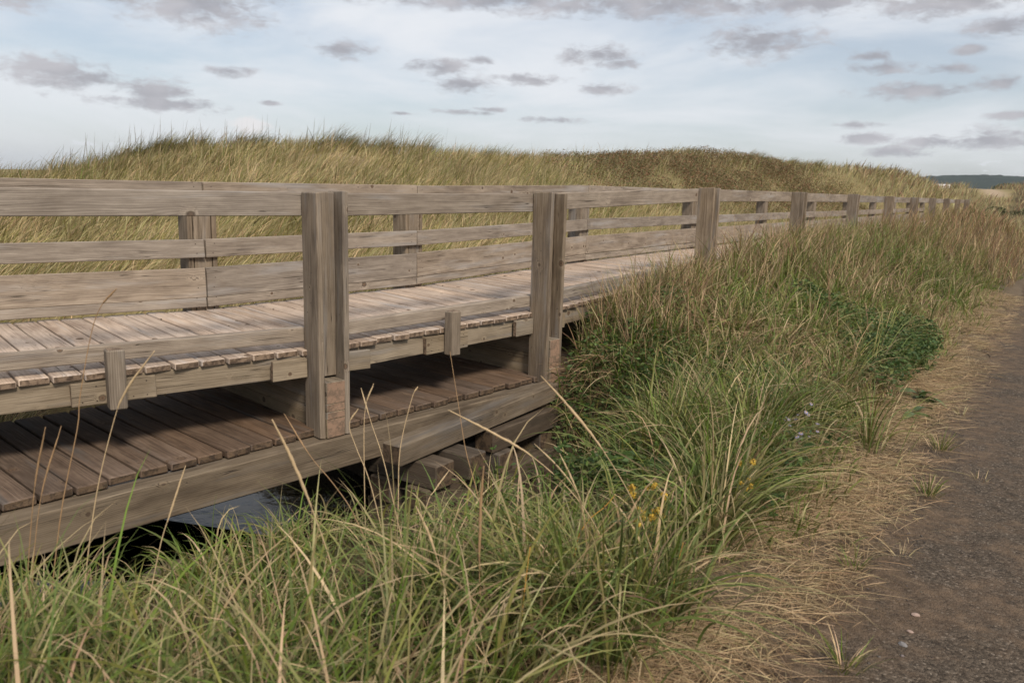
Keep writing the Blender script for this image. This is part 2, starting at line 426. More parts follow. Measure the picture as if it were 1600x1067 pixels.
# ------------------------------------------------------------------ boards
def box_mesh(name, L, w, h, bev=.004, jit=.0015, taper=0.0, nails=None, end_mat=False):
    """length along local X (0..L), width along Y, height along Z, centred on Y and Z"""
    V = []; F = []
    idx = {}
    def jt(): return random.uniform(-jit, jit)
    for sx in (0, 1):
        for sy in (-1, 1):
            for sz in (-1, 1):
                j = (jt(), jt(), jt())
                for ax in range(3):
                    x = (0 if sx == 0 else L); y = sy * (w + (taper if sx else 0)) / 2; z = sz * h / 2
                    if ax != 0: x += bev if sx == 0 else -bev
                    if ax != 1: y -= sy * bev
                    if ax != 2: z -= sz * bev
                    idx[(sx, sy, sz, ax)] = len(V)
                    V.append((x + j[0] * 2, y + j[1], z + j[2]))
    S = (-1, 1)
    mi = []
    for sx in (0, 1):
        q = [idx[(sx, a, b, 0)] for a, b in ((-1, -1), (1, -1), (1, 1), (-1, 1))]
        F.append(q if sx else q[::-1]); mi.append(2 if end_mat else 0)
    for sy in S:
        q = [idx[(a, sy, b, 1)] for a, b in ((0, -1), (1, -1), (1, 1), (0, 1))]
        F.append(q if sy < 0 else q[::-1]); mi.append(0)
    for sz in S:
        q = [idx[(a, b, sz, 2)] for a, b in ((0, -1), (1, -1), (1, 1), (0, 1))]
        F.append(q if sz > 0 else q[::-1]); mi.append(0)
    for sy in S:
        for sz in S:
            q = [idx[(0, sy, sz, 1)], idx[(1, sy, sz, 1)], idx[(1, sy, sz, 2)], idx[(0, sy, sz, 2)]]
            F.append(q if sy * sz < 0 else q[::-1]); mi.append(0)
    for sx in (0, 1):
        for sz in S:
            q = [idx[(sx, -1, sz, 0)], idx[(sx, 1, sz, 0)], idx[(sx, 1, sz, 2)], idx[(sx, -1, sz, 2)]]
            F.append(q if (1 if sx else -1) * sz > 0 else q[::-1]); mi.append(0)
        for sy in S:
            q = [idx[(sx, sy, -1, 0)], idx[(sx, sy, 1, 0)], idx[(sx, sy, 1, 1)], idx[(sx, sy, -1, 1)]]
            F.append(q if (1 if sx else -1) * sy < 0 else q[::-1]); mi.append(0)
    for sx in (0, 1):
        for sy in S:
            for sz in S:
                q = [idx[(sx, sy, sz, a)] for a in range(3)]
                F.append(q if (1 if sx else -1) * sy * sz > 0 else q[::-1]); mi.append(0)
    for (nx, ny, face) in (nails or []):
        r = .0042; k = len(V)
        for a in range(6):
            c, s_ = r * math.cos(a * math.pi / 3), r * math.sin(a * math.pi / 3)
            if face == 'top': V.append((nx + c, ny + s_, h / 2 + .0012))
            elif face == 'side+': V.append((nx + c, w / 2 + .0012, ny + s_))
            else: V.append((nx + c, -w / 2 - .0012, ny + s_))
        f = list(range(k, k + 6))
        F.append(f if face != 'side+' else f[::-1]); mi.append(1)
    me = bpy.data.meshes.new(name)
    me.from_pydata(V, [], F)
    for p, i in zip(me.polygons, mi):
        p.material_index = i
    me.update()
    return me

def board(name, p0, p1, w, h, mat, parent, up=(0, 0, 1), end=None, bev=.004, taper=0.0, nails=None, jit=.0015, roll=0.0):
    p0, p1 = Vector(p0), Vector(p1)
    X = p1 - p0
    L = X.length
    X.normalize()
    Y = Vector(up).cross(X).normalized()
    Z = X.cross(Y)
    M = Matrix((( X.x, Y.x, Z.x, p0.x), (X.y, Y.y, Z.y, p0.y), (X.z, Y.z, Z.z, p0.z), (0, 0, 0, 1)))
    if roll: M = M @ Matrix.Rotation(roll, 4, 'X')
    me = box_mesh(name, L, w, h, bev, jit, taper, nails, end is not None)
    return link(name, me, [mat, NAIL] + ([end] if end else []), parent, M)

# ------------------------------------------------------------------ boardwalk
boardwalk = empty('boardwalk', (A0.x, A0.y, .045), 'weathered wooden boardwalk with plank deck, posts and board rails carried over the stream', 'boardwalk')
NP = [Vector(p) for p in NEAR]
NRM = []            # unit normals towards the camera side at each node
for i in range(len(NP)):
    a = NP[max(i - 1, 0)]; b = NP[min(i + 1, len(NP) - 1)]
    d = Vector((b.x - a.x, b.y - a.y, 0)).normalized()
    NRM.append(Vector((d.y, -d.x, 0)))
FP = [NP[i] - NRM[i] * BW for i in range(len(NP))]
for i, (dz, ds) in enumerate(((.04, -.1), (.04, -.1), (.038, -.10), (.032, .13), (.008, .12), (0, .05))):     # slight crossfall and stagger of the far side
    FP[i] = FP[i] + Vector((-NRM[i].y, NRM[i].x, 0)) * ds + Vector((0, 0, dz))
RAIL = [.955, .955, .951, .950, .948] + [.945] * 8
UPV = Vector((0, 0, 1))
def lerp(a, b, t): return a + (b - a) * t
# deck planks, laid bay by bay, ends running past the rim joists
OUT = .055
for i in range(0, 7):
    a, b, fa, fb = NP[i], NP[i + 1], FP[i], FP[i + 1]
    L = (b - a).length; Lf = (fb - fa).length
    n = max(1, round((L + Lf) / 2 / .146))
    gap = .011
    for k in range(n):
        t = (k + .5) / n
        p, q = lerp(a, b, t), lerp(fa, fb, t)
        dirn = (p - q).normalized()
        e0 = random.uniform(-.008, .012); e1 = random.uniform(-.008, .012)
        w0 = Lf / n - gap; w1 = L / n - gap
        z = -.019 + random.uniform(-.0025, .0025)
        p0 = q - dirn * (OUT + e0) + UPV * z; p1 = p + dirn * (OUT + e1) + UPV * z
        Lp = (p1 - p0).length
        nl = [(xx + random.uniform(-.01, .01), yy * w0 * .28 + random.uniform(-.006, .006), 'top') for xx in (.10, Lp * .5, Lp - .12) for yy in (-1, 1)]
        board('deck_plank', p0, p1, w0, .038, WD_DECK, boardwalk, end=END_DECK, taper=w1 - w0, nails=nl, roll=random.uniform(-.012, .012), bev=.005)
# the deck goes on, hidden by rails and grass
V = []; F = []
for i in range(7, len(NP) - 1):
    n = 27
    for k in range(n):
        t0, t1 = (k + .03) / n, (k + .97) / n
        c = []
        for zz in (0, -.038):
            c += [lerp(FP[i], FP[i + 1], t0), lerp(NP[i], NP[i + 1], t0), lerp(NP[i], NP[i + 1], t1), lerp(FP[i], FP[i + 1], t1)]
            for v in c[-4:]: v.z += zz
        o = len(V); V += [tuple(v) for v in c]
        F += [[o, o + 1, o + 2, o + 3], [o + 7, o + 6, o + 5, o + 4], [o, o + 4, o + 5, o + 1], [o + 1, o + 5, o + 6, o + 2], [o + 2, o + 6, o + 7, o + 3], [o + 3, o + 7, o + 4, o]]
me = bpy.data.meshes.new('far_deck_planks'); me.from_pydata(V, [], F)
tag(link('far_deck_planks', me, [WD_DECK], boardwalk), kind='stuff')

for i in range(len(NP)):
    node, nr, far = NP[i], NRM[i], FP[i]
    d = Vector((-nr.y, nr.x, 0))
    top = node.z + RAIL[i]
    zb = .048 if i <= 4 else node.z - .42
    gap = .135
    for side, base, out in ((1, node, nr), (-1, far, -nr)):
        if i == 0: continue
        c = base + out * (.020 + .092)
        fz = top + (.012 if side > 0 else .010)
        for s in (-1, 1):
            dz = random.uniform(-.006, .006)
            pc = c + d * s * (gap / 2 + .02)
            lean = d * random.uniform(-.006, .006) + out * random.uniform(-.004, .004)
            nl = [(random.uniform(.2, 1.3), random.uniform(-.06, .06), 'top') for _ in range(4)]
            board('post_plank', Vector((pc.x, pc.y, zb)), Vector((pc.x, pc.y, fz + dz)) + lean, .184, .038, WD_POST, boardwalk, up=-d, nails=nl, bev=.005)
        zf = (.045 + .372) if i <= 4 else zb
        fc = base + out * (.020 + .045)
        board('post_filler', Vector((fc.x, fc.y, zf + .004)), Vector((fc.x, fc.y, fz - .004)), .085, gap - .004, WD_POST, boardwalk, up=-d, bev=.004)
    # bent: timbers stacked across, on the old bridge beams
    if 1 <= i <= 4:
        z = .049
        for hgt in (.122, .045, .050, .14):
            e = random.uniform(-.006, .006)
            p0 = far - nr * (.215 + e); p1 = node + nr * (.215 + e)
            board('crossbeam', (p0.x, p0.y, z + hgt / 2), (p1.x, p1.y, z + hgt / 2), gap - .006 + random.uniform(-.004, .002), hgt - .0006, WD_JOIST, boardwalk, end=END_RED, bev=.0025)
            z += hgt

def bay(i, t0, t1, offset, z0, side):
    """a line along bay i, offset outwards (+ = away from deck), at height above deck"""
    B = NP if side > 0 else FP
    o = 1 if side > 0 else -1
    pa, pb = lerp(B[i], B[i + 1], t0), lerp(B[i], B[i + 1], t1)
    na, nb = NRM[i].lerp(NRM[i + 1], t0).normalized() * o, NRM[i].lerp(NRM[i + 1], t1).normalized() * o
    d = (pb - pa).normalized()
    nn = Vector((d.y, -d.x, 0)) * o
    return pa + nn * offset + UPV * z0, pb + nn * offset + UPV * z0

for i in range(len(NP) - 1):
    gpx = .004 / max((NP[i + 1] - NP[i]).length, .1)
    zr = RAIL[i] - .07
    # near side: top rail and curb
    def nls(L, n=2): return [(xx + random.uniform(-.01, .01), yy, f) for xx in (.06, L - .06) for yy in (-.035, .035) for f in ('side+', 'side-')]
    for (nm, side, off, zc, w, h, mt) in (
            ('top_rail', 1, .0, zr, .038, .14, WD_RAIL),
            ('curb_rail', 1, -.02, .085, .078, .084, WD_RAIL),
            ('top_rail', -1, .0, zr + .005, .038, .14, WD_RAIL),
            ('middle_rail', -1, .0, .47, .038, .136, WD_RAIL),
            ('kick_board', -1, .0, .212, .038, .225, WD_RAIL),
            ('toe_strip', -1, .0, .062, .036, .070, WD_RAIL)):
        a, b = bay(i, gpx, 1 - gpx, off, zc, side)
        jz = random.uniform(-.004, .004)
        a.z += jz; b.z += jz + random.uniform(-.003, .003)
        board(nm, a, b, w, h, mt, boardwalk, nails=nls((b - a).length) if i < 5 else None, bev=.004)
    # rim joists under the plank ends
    for side in (1, -1):
        a, b = bay(i, gpx, 1 - gpx, .012, -.038 - .070, side)
        board('rim_joist', a, b, .038, .136, WD_JOIST, boardwalk, end=END_DECK)
    if i >= 6: continue
    # stringers inside
    for off in (-.5, -1.02):
        a, b = bay(i, .02, .98, off, -.038 - .070, 1)
        board('stringer', a, b, .038, .136, WD_LOW, boardwalk)
    # stub post in mid bay with its splice plate, on the near side
    if i in (1, 2, 0):
        m = .5
        Lb = (NP[i + 1] - NP[i]).length
        a, b = bay(i, m - .21 / Lb, m + .21 / Lb, .012 + .019 + .020, -.115, 1)
        board('splice_plate', a, b, .037, .125, WD_JOIST, boardwalk, end=END_DECK, nails=[(xx, yy, 'side-') for xx in (.05, .12, .30, .37) for yy in (-.04, .04)])
        a, b = bay(i, m, m, 0, 0, 1)[0], None
        dd = (NP[i + 1] - NP[i]).normalized(); nn = Vector((dd.y, -dd.x, 0))
        c = a + nn * (.012 + .019 + .039 + .047)
        board('stub_post', (c.x, c.y, c.z - .20), (c.x, c.y, c.z + .125), .088, .088, WD_POST, boardwalk, up=-dd, end=END_DECK, bev=.008)
    # splice plates behind the posts
    if i in (1, 2, 3):
        nd = NP[i + 1]; nr = NRM[i + 1]; dd = Vector((-nr.y, nr.x, 0))
        for s in (-1, 1):
            p0 = nd + nr * .052 + dd * s * .115 - UPV * .112; p1 = nd + nr * .052 + dd * s * .34 - UPV * .112
            board('splice_plate', p0, p1, .037, .125, WD_JOIST, boardwalk, end=END_DECK)

# ------------------------------------------------------------------ the older low bridge beneath
LD = Vector((NP[3].x - NP[2].x, NP[3].y - NP[2].y, 0)).normalized()
LN = Vector((LD.y, -LD.x, 0))
low_o = Vector((NP[2].x, NP[2].y, 0)) + LN * .225
old_bridge = empty('old_bridge', (low_o.x, low_o.y, -.16), 'low brown plank bridge in the shade under the boardwalk', 'bridge')
S0, S1 = -3.6, 2.35
a = low_o + LD * S0 - LN * .075; b = low_o + LD * S1 - LN * .075
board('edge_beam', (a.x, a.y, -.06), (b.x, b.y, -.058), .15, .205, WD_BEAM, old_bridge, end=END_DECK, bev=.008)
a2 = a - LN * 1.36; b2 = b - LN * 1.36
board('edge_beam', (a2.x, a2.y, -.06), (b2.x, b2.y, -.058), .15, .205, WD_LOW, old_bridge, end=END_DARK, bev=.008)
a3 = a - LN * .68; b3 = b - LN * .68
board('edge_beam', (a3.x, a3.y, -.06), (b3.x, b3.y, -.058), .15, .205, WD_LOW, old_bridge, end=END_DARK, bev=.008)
n = int((S1 - S0) / .160)
for k in range(n):
    c = low_o + LD * (S0 + (k + .5) * .160)
    e = random.uniform(-.014, .014)
    p1 = c - LN * (.105 + e); p0 = c - LN * 1.54
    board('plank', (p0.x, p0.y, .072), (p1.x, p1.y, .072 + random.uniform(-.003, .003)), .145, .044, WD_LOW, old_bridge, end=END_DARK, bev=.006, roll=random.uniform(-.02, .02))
# second span, beyond the bend
LD2 = Vector((NP[4].x - NP[3].x, NP[4].y - NP[3].y, 0)).normalized()
LN2 = Vector((LD2.y, -LD2.x, 0))
o2 = Vector((NP[3].x, NP[3].y, 0)) + LN2 * .18
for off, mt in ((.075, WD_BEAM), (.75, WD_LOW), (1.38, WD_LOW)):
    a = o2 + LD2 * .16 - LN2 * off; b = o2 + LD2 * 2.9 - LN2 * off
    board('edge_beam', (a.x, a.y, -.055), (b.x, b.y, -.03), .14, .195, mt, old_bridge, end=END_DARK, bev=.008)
for k in range(16):
    c = o2 + LD2 * (.30 + k * .160)
    p1 = c - LN2 * (.10 + random.uniform(-.014, .014)); p0 = c - LN2 * 1.5
    zz = .071 + .022 * k * .16 / 2.7
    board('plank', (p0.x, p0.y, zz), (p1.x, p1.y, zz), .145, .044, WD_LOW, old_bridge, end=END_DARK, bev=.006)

# slanting timber in front of the joint
tb = empty('timber_beam', (-.30, 5.4, -.10), 'square tan timber beam jutting forward under the second post pair', 'beam')
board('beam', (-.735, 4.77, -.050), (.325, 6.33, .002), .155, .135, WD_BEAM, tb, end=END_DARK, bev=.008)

# timber cribs that carry the low bridge
crib1 = empty('timber_crib', (-.62, 5.0, -.95), 'stack of square timbers holding up the cut end of the tan beam', 'timber crib', 'timber cribs under the low bridge')
bd = Vector((1.06, 1.56, 0)).normalized(); bn = Vector((bd.y, -bd.x, 0))
def timber(par, c, dr, L, w, h, z, mt=None, en=None):
    a = Vector(c) - dr * L / 2; b = Vector(c) + dr * L / 2
    board('timber', (a.x, a.y, z), (b.x, b.y, z), w, h, mt or WD_CRIB, par, end=en or END_DARK, bev=.008)
c1 = Vector((-.66, 5.0, 0))
z = -.122 - .085
for lev in range(5):
    if lev % 2 == 0:
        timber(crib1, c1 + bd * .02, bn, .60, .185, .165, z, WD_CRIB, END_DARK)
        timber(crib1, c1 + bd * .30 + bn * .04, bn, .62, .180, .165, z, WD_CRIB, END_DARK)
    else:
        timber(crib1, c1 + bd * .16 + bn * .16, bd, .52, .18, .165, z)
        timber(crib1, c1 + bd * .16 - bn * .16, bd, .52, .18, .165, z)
    z -= .168
crib2 = empty('timber_crib', (-.02, 5.95, -.9), 'stepped timber stack in the shadow below the tan beam by the bank', 'timber crib', 'timber cribs under the low bridge')
c2 = Vector((.02, 5.92, 0))
z = -.10 - .085
for lev in range(5):
    if lev % 2 == 0:
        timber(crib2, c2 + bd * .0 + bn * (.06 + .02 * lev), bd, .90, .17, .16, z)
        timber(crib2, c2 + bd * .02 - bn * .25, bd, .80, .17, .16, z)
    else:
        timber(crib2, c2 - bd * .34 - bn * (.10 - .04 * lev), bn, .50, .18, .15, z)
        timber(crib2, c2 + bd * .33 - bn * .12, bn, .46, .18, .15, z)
    z -= .158
#VEG-MARK
# ------------------------------------------------------------------ ground sheet
def grow(a, step, r, lim):
    out = []; v = a; s = step
    while abs(v) < lim:
        s *= r; v += s; out.append(v)
    return out
def axis(lo, hi, st, lim):
    mid = list(np.arange(lo, hi, st))
    return np.array(sorted(grow(lo, -st, 1.11, lim) + mid + grow(mid[-1], st, 1.11, lim)))
def axis2(lo, hi, st, lim, hold):
    """dense core, then a stretch growing slowly up to step `hold`, then fast"""
    def side(a, s, sg):
        out = []; v = a
        while abs(v) < lim:
            s *= 1.05 if s < hold else (1.0 if abs(v) < 105 else 1.22)
            v += sg * s; out.append(v)
        return out
    mid = list(np.arange(lo, hi, st))
    return np.array(sorted(side(lo, st, -1) + mid + side(mid[-1], st, 1)))
xs = axis2(-5, 8, .11, 5200, .9); ys = axis2(-1, 13, .11, 5200, .9)
GX, GY = np.meshgrid(xs, ys)
GZ = terrain(GX, GY)
nx, ny = len(xs), len(ys)
verts = np.stack([GX, GY, GZ], -1).reshape(-1, 3)
ii = np.arange(nx * ny).reshape(ny, nx)
quads = np.stack([ii[:-1, :-1], ii[:-1, 1:], ii[1:, 1:], ii[1:, :-1]], -1).reshape(-1, 4)

def np_mesh(name, verts, quads=None, tris=None, col=None, smooth=False):
    me = bpy.data.meshes.new(name)
    me.vertices.add(len(verts))
    me.vertices.foreach_set('co', np.asarray(verts, np.float32).ravel())
    parts = []; starts = []; tot = 0
    for f, k in ((quads, 4), (tris, 3)):
        if f is not None and len(f):
            parts.append(np.asarray(f, np.int32).ravel())
            starts.append(tot + np.arange(len(f), dtype=np.int32) * k)
            tot += len(f) * k
    me.loops.add(tot)
    me.loops.foreach_set('vertex_index', np.concatenate(parts))
    st = np.concatenate(starts)
    me.polygons.add(len(st))
    me.polygons.foreach_set('loop_start', st)
    if smooth:
        me.polygons.foreach_set('use_smooth', np.ones(len(st), bool))
    if col is not None:
        ca = me.color_attributes.new('col', 'FLOAT_COLOR', 'POINT')
        c4 = np.ones((len(verts), 4), np.float32); c4[:, :3] = col
        ca.data.foreach_set('color', c4.ravel())
    me.update(calc_edges=True)
    me.validate()
    return me

def ground_colour(x, y, z):
    t, arc, dz = bridge_t(x, y)
    soil = np.array([.042, .032, .020]); thatch = np.array([.13, .10, .058]); sand = np.array([.36, .28, .20]); field = np.array([.23, .19, .095]); mud = np.array([.045, .034, .024])
    n1 = fbm(x * 2.2, y * 2.2, 41, 3)[:, None]; n2 = fbm(x * .5, y * .5, 43, 3)[:, None]
    c = soil * (1 - n1) + thatch * n1
    far = sm(-t, BW + .3, BW + 2.5)[:, None]
    c = c * (1 - far) + (field * (.8 + .4 * n1)) * far
    # bare sand on the dune face and round the shelter
    d, s, a, zz = polyd(x, y, RIDGE)
    bare = np.exp(-((x + 5.8) / 3.0) ** 2 - ((y - 24.3) / 1.0) ** 2) * 1.25 * n1[:, 0] * 2.2
    bare = np.maximum(bare, .9 * np.exp(-((x + .6) / 1.0) ** 2 - ((y - 28) / 1.3) ** 2) * n1[:, 0])
    dpth, _, _, _ = polyd(x, y, [(45, 76), (48, 84), (50.5, 94), (50.6, 94.2), (58, 90), (62, 86)])
    bare = np.maximum(bare, 1 - sm(dpth, .3, 1.3))
    bare = np.clip(bare, 0, 1)[:, None]
    c = c * (1 - bare) + sand * bare
    dp, sp, ap, _ = polyd(x, y, PATHE)
    edge = (1 - sm(-dp * sp, .0, .75))[:, None]
    c = c * (1 - edge) + (np.array([.15, .115, .08]) * (.6 + .6 * n1)) * edge
    wet = (1 - sm(z, -.60, -.25))[:, None]
    c = c * (1 - wet) + mud * wet
    r = np.hypot(x, y)
    fr = sm(r, 90, 200)[:, None]
    return c * (1 - fr) + np.array([.12, .12, .06]) * fr
gm, t = new_mat('ground_soil')
at = t.n('ShaderNodeAttribute', attribute_name='col')
tc = t.n('ShaderNodeTexCoord')
nz = t.noise(tc.outputs['Object'], 14.0, 6, .65); nz2 = t.noise(tc.outputs['Object'], 90.0, 4, .6)
c = t.n('ShaderNodeHueSaturation', {'Value': t.m('ADD', .45, t.m('ADD', t.m('MULTIPLY', nz, .7), t.m('MULTIPLY', nz2, .4))), 'Color': at.outputs['Color']})
bp = t.n('ShaderNodeBump', {'Strength': .8, 'Distance': .02, 'Height': t.m('ADD', nz, nz2)})
t.n('ShaderNodeOutputMaterial', {0: t.n('ShaderNodeBsdfPrincipled', {'Base Color': c, 'Roughness': .95, 'Specular IOR Level': .1, 'Normal': bp.outputs[0]})})
tag(link('ground', np_mesh('ground', verts, quads, None, ground_colour(verts[:, 0], verts[:, 1], verts[:, 2]), True), [gm]),
    'uneven dune ground with grassy banks, sand and stream bed', 'ground', kind='structure')

# ------------------------------------------------------------------ gravel path
def path_sheet():
    pe = np.array(PATHE)
    seg = np.hypot(*np.diff(pe, axis=0).T); cum = np.concatenate([[0], np.cumsum(seg)])
    s = [0.0]
    while s[-1] < cum[-1]: s.append(s[-1] + (.07 if s[-1] < 16 else .25))
    s = np.array(s[:-1])
    ex = np.interp(s, cum, pe[:, 0]); ey = np.interp(s, cum, pe[:, 1])
    k = np.ones(9) / 9
    dx = np.gradient(np.convolve(np.pad(ex, 4, 'edge'), k, 'valid')); dy = np.gradient(np.convolve(np.pad(ey, 4, 'edge'), k, 'valid'))
    ln = np.hypot(dx, dy); nxx, nyy = dy / ln, -dx / ln
    wob = .30 * (fbm(s * .9, s * 0, 51, 3) - .5) + .14 * (fbm(s * 4, s * 0, 53, 3) - .5)
    ws = np.concatenate([np.linspace(0, 1.2, 17), np.linspace(1.4, 2.7, 8)])
    X = ex[:, None] + nxx[:, None] * (wob[:, None] * np.exp(-ws[None] * 1.5) + ws[None])
    Y = ey[:, None] + nyy[:, None] * (wob[:, None] * np.exp(-ws[None] * 1.5) + ws[None])
    Z = terrain(X, Y) + .006 + .012 * (fbm(X * 2.5, Y * 2.5, 57, 3) - .5) + .010 * np.exp(-((ws - .75) / .5) ** 2)[None]
    v = np.stack([X, Y, Z], -1).reshape(-1, 3)
    a, b = X.shape
    i2 = np.arange(a * b).reshape(a, b)
    q = np.stack([i2[:-1, :-1], i2[:-1, 1:], i2[1:, 1:], i2[1:, :-1]], -1).reshape(-1, 4)
    return v, q, np.repeat(np.tile(np.exp(-(ws / .42) ** 1.3), a)[:, None], 3, 1)
pm, t = new_mat('dark_gravel')
tc = t.n('ShaderNodeTexCoord')
vo = t.n('ShaderNodeTexVoronoi', {'Vector': tc.outputs['Object'], 'Scale': 110.0})
vo2 = t.n('ShaderNodeTexVoronoi', {'Vector': tc.outputs['Object'], 'Scale': 210.0})
big = t.noise(tc.outputs['Object'], 1.6, 6, .66, .4)
midn = t.noise(tc.outputs['Object'], 11.0, 5, .65)
grey = t.ramp(t.n('ShaderNodeSeparateXYZ', {0: vo.outputs['Color']}).outputs[0], [(.0, (.034, .026, .019)), (.5, (.074, .058, .043)), (.93, (.126, .099, .074)), (1.0, (.23, .19, .15))])
dirt = t.ramp(midn, [(.35, (.078, .052, .034)), (.65, (.165, .114, .074))])
eg = t.n('ShaderNodeAttribute', attribute_name='col')
f = t.sstep(t.m('ADD', t.m('ADD', t.m('MULTIPLY', big, .65), t.m('MULTIPLY', midn, .35)), t.m('MULTIPLY', eg.outputs['Fac'], .16)), .47, .66)
c = t.mix(t.m('MULTIPLY', f, .72), grey, dirt)
hh = t.m('ADD', t.m('MULTIPLY', t.m('SUBTRACT', 1.0, vo.outputs['Distance']), .6), t.m('ADD', t.m('MULTIPLY', vo2.outputs['Distance'], .4), t.m('MULTIPLY', midn, .8)))
bp = t.n('ShaderNodeBump', {'Strength': .9, 'Distance': .008, 'Height': hh})
t.n('ShaderNodeOutputMaterial', {0: t.n('ShaderNodeBsdfPrincipled', {'Base Color': c, 'Roughness': .92, 'Specular IOR Level': .2, 'Normal': bp.outputs[0]})})
v, q, ec = path_sheet()
PATHV = v
tag(link('gravel_path', np_mesh('gravel_path', v, q, None, ec, True), [pm]), 'dark gravel path running along the grass bank on the right', 'path', kind='structure')

def pebbles(P, size, seed, col=None):
    rg = np.random.default_rng(seed)
    base = np.array([[1, 0, 0], [-1, 0, 0], [0, 1, 0], [0, -1, 0], [0, 0, 1], [0, 0, -.6]], float)
    tr = np.array([[0, 2, 4], [2, 1, 4], [1, 3, 4], [3, 0, 4], [2, 0, 5], [1, 2, 5], [3, 1, 5], [0, 3, 5]])
    n = len(P)
    a = rg.uniform(0, 6.28, n)
    sc = size[:, None] * rg.uniform(.6, 1.2, (n, 3)) * np.array([1, 1, .6])
    vv = base[None] * sc[:, None, :] * rg.uniform(.75, 1.2, (n, 6, 1))
    ca, sa = np.cos(a)[:, None], np.sin(a)[:, None]
    x = vv[..., 0] * ca - vv[..., 1] * sa; y = vv[..., 0] * sa + vv[..., 1] * ca
    vv = np.stack([x, y, vv[..., 2]], -1) + P[:, None, :]
    return vv.reshape(-1, 3), (tr[None] + (np.arange(n) * 6)[:, None, None]).reshape(-1, 3)
pick = PATHV[RNG.integers(0, len(PATHV), 90000)] + RNG.normal(0, .05, (90000, 3)) * [1, 1, 0]
rr = np.hypot(pick[:, 0], pick[:, 1])
pick = pick[(rr > 1.2) & (rr < 9) & (pick[:, 1] > .8)]
pick = pick[RNG.random(len(pick)) < np.clip(fbm(pick[:, 0] * 2, pick[:, 1] * 2, 61, 3) * 2 - .5, .12, 1)][:16000]
dpp, spp, _, _ = polyd(pick[:, 0], pick[:, 1], PATHE)
pick = pick[dpp * spp > .02]
pick[:, 2] = terrain(pick[:, 0], pick[:, 1]) + .011
sz = RNG.gamma(2.0, .0010, len(pick)) + .0018
v, tr = pebbles(pick, sz, 5)
cc = np.repeat(np.array([.11, .095, .085])[None] * RNG.uniform(.45, 1.35, (len(pick), 1)) * np.where(RNG.random((len(pick), 1)) < .04, 1.8, 1) * RNG.uniform(.93, 1.07, (len(pick), 3)), 6, 0)
STONE = veg('stone_chip', 0.0, .9, .2)
tag(link('loose_gravel', np_mesh('loose_gravel', v, None, tr, cc), [STONE]), 'loose grey stone chips scattered over the gravel path', 'gravel', kind='stuff')

# ------------------------------------------------------------------ stream water
wm, t = new_mat('dark_stream_water')
tc = t.n('ShaderNodeTexCoord')
nz = t.noise(tc.outputs['Object'], 8.0, 3, .5)
bp = t.n('ShaderNodeBump', {'Strength': .30, 'Distance': .012, 'Height': nz})
t.n('ShaderNodeOutputMaterial', {0: t.n('ShaderNodeBsdfPrincipled', {'Base Color': (.012, .010, .008, 1), 'Roughness': .03, 'IOR': 1.33, 'Specular IOR Level': .5, 'Normal': bp.outputs[0]})})
cp = np.array(CHAN, float)
V = []; F = []
for i, p in enumerate(cp):
    dd = cp[min(i + 1, len(cp) - 1)] - cp[max(i - 1, 0)]; dd /= np.hypot(*dd)
    for s in (-1.9, 1.9):
        V.append((p[0] + dd[1] * s, p[1] - dd[0] * s, WATER_Z))
    if i: F.append([2 * i - 2, 2 * i - 1, 2 * i + 1, 2 * i])
me = bpy.data.meshes.new('stream_water'); me.from_pydata(V, [], F)
tag(link('stream_water', me, [wm]), 'dark still water of the stream under the bridge', 'water', kind='structure')

# ------------------------------------------------------------------ distant wooded hills
hm, t = new_mat('distant_forest')
tc = t.n('ShaderNodeTexCoord')
nz = t.noise(tc.outputs['Object'], .012, 5, .6); n2 = t.noise(tc.outputs['Object'], .06, 3, .6)
c = t.ramp(t.m('ADD', t.m('MULTIPLY', nz, .6), t.m('MULTIPLY', n2, .4)), [(.35, (.022, .032, .028)), (.65, (.045, .060, .045))])
t.n('ShaderNodeOutputMaterial', {0: t.n('ShaderNodeBsdfPrincipled', {'Base Color': c, 'Roughness': 1.0, 'Specular IOR Level': 0.0})})
na, nr_ = 240, 26
AA = np.linspace(.30, 1.25, na); RR = np.linspace(1900, 3600, nr_)
a2, r2 = np.meshgrid(AA, RR)
prof = np.interp(a2, [.30, .40, .45, .49, .53, .56, .60, .70, .85, 1.0, 1.25], [0, 45, 74, 84, 86, 84, 90, 110, 95, 60, 0])
hz = prof * np.sin(np.clip((r2 - 1900) / 1700, 0, 1) * math.pi) ** .6 * (r2 / 2750) + 9 * (fbm(a2 * 60, r2 * .01, 71, 4) - .5) * sm(prof, 5, 40)
hz = hz + 4 * (vnoise(a2 * 600, r2 * .05, 73) - .5) * sm(prof, 5, 40)
v = np.stack([np.sin(a2) * r2, np.cos(a2) * r2, hz - 2], -1).reshape(-1, 3)
i2 = np.arange(na * nr_).reshape(nr_, na)
q = np.stack([i2[:-1, :-1], i2[:-1, 1:], i2[1:, 1:], i2[1:, :-1]], -1).reshape(-1, 4)
tag(link('hills', np_mesh('hills', v, q, None, None, True), [hm]), 'low dark blue wooded hills on the far horizon at right', 'hills', kind='structure')

# ------------------------------------------------------------------ grass blades
G1 = (.108, .160, .024); G2 = (.165, .160, .040); G3 = (.098, .132, .034); G4 = (.215, .228, .075)
TN = (.46, .345, .205); TD = (.29, .20, .115); BR = (.215, .125, .072); GO = (.385, .335, .18); GB = (.285, .262, .125); DK = (.115, .105, .052)
PAL = np.array([G1, G2, G3, G4, TN, TD, BR, GO, GB, DK])

